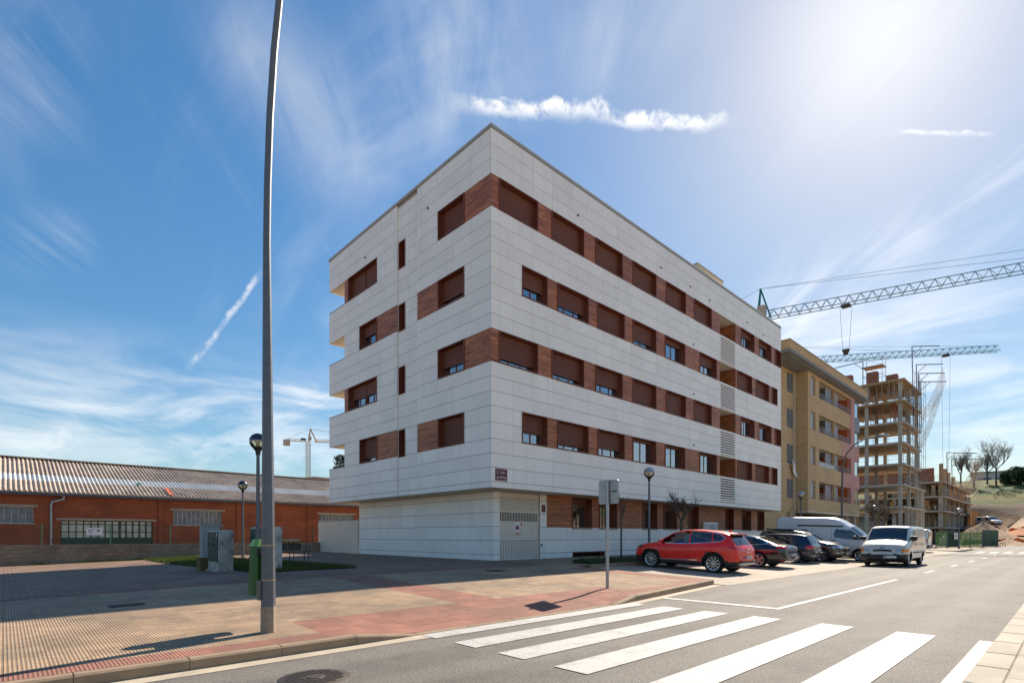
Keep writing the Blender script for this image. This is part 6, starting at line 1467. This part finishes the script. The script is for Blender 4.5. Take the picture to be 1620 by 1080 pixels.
# --- navy hatchback
DBL = paint_mat('navy_car_paint', (.010, .020, .050), .3, .24)
hat = dict(wb=2.58, rw=.315, track=.86, rim='cap', tw=.2, tumble=.045, drop=.05, flare=.012,
  top=[(-.78, .62), (-.765, .82), (-.72, .96), (-.69, 1.0), (-.52, 1.26), (-.42, 1.39), (-.3, 1.435), (.3, 1.47), (.9, 1.475), (1.4, 1.44), (1.7, 1.36), (2.1, 1.17), (2.38, 1.02), (2.5, .985), (2.9, .93), (3.2, .85), (3.38, .70), (3.46, .5)],
  belt=[(-.78, .56), (-.70, .90), (-.55, .95), (.2, .95), (1, .935), (2.3, .92), (2.9, .86), (3.25, .74), (3.46, .46)], bot=[(-.78, .38), (-.6, .26), (0, .2), (2.5, .18), (3.1, .19), (3.46, .3)], wmax=[(-.78, .66), (-.7, .77), (-.5, .85), (0, .87), (2.58, .87), (3.0, .84), (3.3, .73), (3.46, .55)], wroof=[(-.78, .52), (-.68, .66), (-.42, .59), (.3, .60), (1.3, .59), (2.3, .67), (2.6, .75), (3.1, .7), (3.46, .42)],
  windows=[[(2.1, .98), (1.66, 1.27), (1.02, 1.40), (.98, .99)], [(.93, .99), (.96, 1.40), (.25, 1.38), (.12, 1.0)]], ws=(1.62, 2.34), rwin=(-.68, -.41), lamps=[('tail_light', 'tail', lambda x, y, z: x < -.48 and y > .50 and .74 < z < .93 and (z > .80 or y > .58)), ('headlight', 'head', lambda x, y, z: x > 3.02 and y > .45 and .62 < z < .76)],
  seams=[[(.96, .3), (.96, .95)], [(.05, .97), (.05, .85), (.34, .65)]], handles=[(1.12, .85), (.22, .87)], mould=[([(.4, .52), (2.15, .50)], .05, 'blackpl')], mirror=(1.98, 1.0, None, 1.0), cabin=(-.2, 2.0, .95), seats=[1.0, .2], boxes=[('bumper_strip', 'blackpl', (-.85, -.7, -.6, .6, .52, .57)), ('roof_aerial', 'dark', (-.22, -.2, -.01, .01, 1.43, 1.6))] + plate(-.833, .68, '', -1, 0))
r3 = park(vehicle('parked_car', (29.75, 9.78, on_bay(9.78)), R(90), hat, DBL, 'navy blue hatchback with silver hubcaps, rear towards the street', 'car', 'cars parked in the bays')); add_plate_text(r3, -.8465, .68, '2946 DTC', -1)
# --- dark grey SUV parked nose out
GREY = paint_mat('dark_grey_car_paint', (.075, .070, .062), .7, .26)
s2 = dict(suv); s2.update(rim='five', top=[(-.92, .7), (-.9, .95), (-.82, 1.12), (-.62, 1.42), (-.5, 1.55), (-.2, 1.62), (.5, 1.66), (1.1, 1.65), (1.6, 1.58), (1.9, 1.48), (2.3, 1.27), (2.6, 1.14), (2.75, 1.10), (3.1, 1.05), (3.36, .97), (3.5, .84), (3.6, .62)], boxes=[('grille', 'blackpl', (3.60, 3.665, -.45, .45, .62, .80)), ('skid_plate', 'alloy', (3.5, 3.66, -.5, .5, .30, .36)), ('roof_rail', 'blackpl', (-.3, 1.5, .57, .61, 1.62, 1.70)), ('roof_rail', 'blackpl', (-.3, 1.5, -.61, -.57, 1.62, 1.70)), ('emblem', 'chrome', (3.665, 3.67, -.06, .06, .70, .78))] + plate(3.665, .50, '', 1, 0),
  wmax=[(-.92, .68), (-.82, .80), (-.6, .885), (0, .905), (2.65, .905), (3.2, .88), (3.45, .80), (3.6, .64)], wroof=[(-.92, .55), (-.78, .66), (-.5, .60), (0, .615), (1, .625), (1.8, .60), (2.6, .70), (2.8, .78), (3.3, .76), (3.6, .5)], belt=[(-.92, .6), (-.83, .95), (-.7, 1.05), (-.4, 1.1), (.2, 1.08), (1, 1.05), (2, 1.02), (2.7, 1.01), (3.2, .95), (3.45, .82), (3.6, .58)], lamps=[('tail_light', 'tail', lambda x, y, z: x < -.6 and y > .5 and .9 < z < 1.04), ('headlight', 'head', lambda x, y, z: x > 3.18 and y > .45 and .78 < z < .88), ('fog_light', 'head', lambda x, y, z: x > 3.4 and y > .5 and .48 < z < .60)], trim=[], ws=(1.95, 2.58))
r4 = park(vehicle('parked_car', (32.25, 12.0, on_bay(12.0)), R(-90), s2, GREY, 'dark grey crossover parked nose out beside the navy hatchback', 'car', 'cars parked in the bays')); add_plate_text(r4, 3.679, .50, '1187 LXM', 1)
# --- white vans
WHITE = paint_mat('white_van_paint', (.66, .66, .67), .0, .35); CREAM = paint_mat('cream_van_paint', (.60, .575, .52), .0, .38)
hv = dict(wb=3.5, rw=.345, track=.93, rim='six', tw=.22, tumble=.02, drop=.16, flare=.01, crown=.03, clad=lambda x: .55 if x > 4.0 else .34,
  top=[(-1.0, 1.6), (-.99, 2.36), (-.9, 2.43), (0, 2.46), (1.6, 2.46), (2.0, 2.44), (2.3, 2.36), (2.75, 2.09), (2.95, 1.97), (3.5, 1.52), (3.85, 1.25), (3.95, 1.21), (4.2, 1.12), (4.4, .98), (4.47, .6)], belt=[(-1.0, 1.0), (-.9, 1.12), (2, 1.12), (3.2, 1.08), (3.9, 1.0), (4.3, .85), (4.47, .55)], bot=[(-1, .45), (-.8, .36), (0, .32), (3.5, .28), (4.2, .27), (4.47, .36)], wmax=[(-1, .92), (-.9, .96), (0, .975), (3.4, .975), (4.0, .93), (4.3, .82), (4.47, .66)], wroof=[(-1, .75), (1.8, .76), (2.9, .80), (3.85, .83), (4.3, .7), (4.47, .5)],
  windows=[[(3.62, 1.20), (3.3, 1.52), (3.0, 1.74), (2.25, 1.76), (2.15, 1.5), (2.2, 1.30), (2.6, 1.22)]], ws=(2.98, 3.82), lamps=[('headlight', 'head', lambda x, y, z: x > 4.05 and y > .5 and .80 < z < 1.0), ('rear_edge', 'blackpl', lambda x, y, z: x < -.97 and z > 1.6)], seams=[[(2.08, .4), (2.05, 1.85)], [(3.35, .4), (3.42, 1.15)], [(1.0, .4), (1.0, 1.9)]], mould=[([(.2, 1.93), (2.6, 1.93)], .09, 'blackpl')], handles=[(2.2, 1.13)], hmat='blackpl', mirror=(3.25, 1.28, 'blackpl', 1.35), cabin=(2.0, 3.5, 1.25), seats=[2.45], boxes=[('bulkhead', 'seat', (1.9, 1.95, -.8, .8, .4, 1.85)), ('front_bumper', 'blackpl', (4.3, 4.55, -.6, .6, .38, .56))])
r5 = park(vehicle('high_roof_van', (35.2, 11.75, on_bay(11.75)), R(-90), hv, WHITE, 'white high-roofed van parked nose out behind the dark cars', 'van'))
tv = dict(wb=2.93, rw=.325, track=.90, rim='van', tw=.2, tumble=.025, drop=.075, flare=.008, crown=.02, clad=lambda x: .60 if x > 3.35 else .30, capbulge=1.3,
  top=[(-.95, 1.4), (-.93, 1.90), (-.8, 1.96), (.8, 1.98), (1.9, 1.97), (2.15, 1.94), (2.3, 1.86), (2.9, 1.36), (3.05, 1.27), (3.4, 1.17), (3.65, 1.05), (3.74, .95), (3.80, .80), (3.84, .58)], belt=[(-.95, 1.1), (2.2, 1.14), (3.0, 1.08), (3.5, .98), (3.74, .86), (3.84, .54)], bot=[(-.95, .44), (-.7, .36), (0, .33), (2.9, .30), (3.5, .29), (3.84, .34)], wmax=[(-.95, .93), (-.85, .96), (0, .975), (2.9, .975), (3.4, .96), (3.65, .92), (3.78, .85), (3.84, .80)], wroof=[(-.95, .84), (1.8, .84), (2.2, .79), (2.95, .85), (3.1, .87), (3.6, .82), (3.84, .7)],
  windows=[[(2.95, 1.16), (2.72, 1.38), (2.34, 1.70), (2.05, 1.75), (1.75, 1.75), (1.7, 1.18)]], sglass=['privglass'], ws=(2.27, 3.02),
  lamps=[('indicator', 'amber', lambda x, y, z: x > 3.3 and y > .755 and .70 < z < .86), ('headlight', 'head', lambda x, y, z: x > 3.45 and .50 < y < .76 and .70 < z < .86), ('grille', 'rimdark', lambda x, y, z: x > 3.6 and y < .40 and .72 < z < .82)], seams=[[(1.62, .4), (1.62, 1.8)], [(2.98, .62), (3.0, 1.1)]], mould=[([(.45, .66), (2.45, .66)], .06, 'blackpl')], handles=[(1.78, 1.06)], hmat='blackpl', mirror=(2.72, 1.30, 'blackpl', 1.4), cabin=(1.6, 3.0, 1.22), seats=[2.0],
  boxes=[('bulkhead', 'seat', (1.45, 1.5, -.85, .85, .4, 1.85)), ('wiper', 'blackpl', (3.02, 3.05, .1, .7, 1.30, 1.315)), ('wiper', 'blackpl', (3.02, 3.05, -.6, -.05, 1.30, 1.315)), ('emblem', 'blue', (3.83, 3.845, -.09, .09, .885, .93))] + plate(3.905, .47, '', 1, 0, .32))
r6 = vehicle('delivery_van', (34.25, 6.4, .0), R(180), tv, CREAM, 'old cream-white panel van with orange indicators driving towards the camera', 'van'); add_plate_text(r6, 3.9185, .47, '6217 BKJ', 1)
# --- others, mostly hidden
h2 = dict(hat); h2['boxes'] = plate(3.5, .5, '', 1, 0); park(vehicle('parked_car', (38.6, 11.9, on_bay(11.9)), R(-90), h2, WHITE, 'white hatchback glimpsed between the high-roofed van and the cream van', 'car', 'cars parked in the bays', False))
t2 = dict(tv); t2['boxes'] = [('rear_window', 'privglass', (-.985, -.955, .08, .78, 1.15, 1.72)), ('rear_window', 'privglass', (-.985, -.955, -.78, -.08, 1.15, 1.72)), ('rear_bumper', 'blackpl', (-1.05, -.9, -.9, .9, .4, .6)), ('tail_light', 'tail', (-.97, -.9, .86, .97, .8, 1.15)), ('tail_light', 'tail', (-.97, -.9, -.97, -.86, .8, 1.15))]
t2['windows'] = tv['windows'] + [[(-.3, 1.18), (-.3, 1.72), (.5, 1.74), (.5, 1.18)]]; t2['sglass'] = ['privglass', 'privglass']
park(vehicle('parked_van', (57.2, 9.6, on_bay(9.6)), R(90), t2, WHITE, 'white van parked nose in beyond the driving cream van', 'van', None, False))
q = wpt(1556, 112, 0); vehicle('site_van', (q.x, q.y, 3.38), R(222), t2, WHITE, 'white van standing on the dirt above the excavated mound', 'van', None, False)
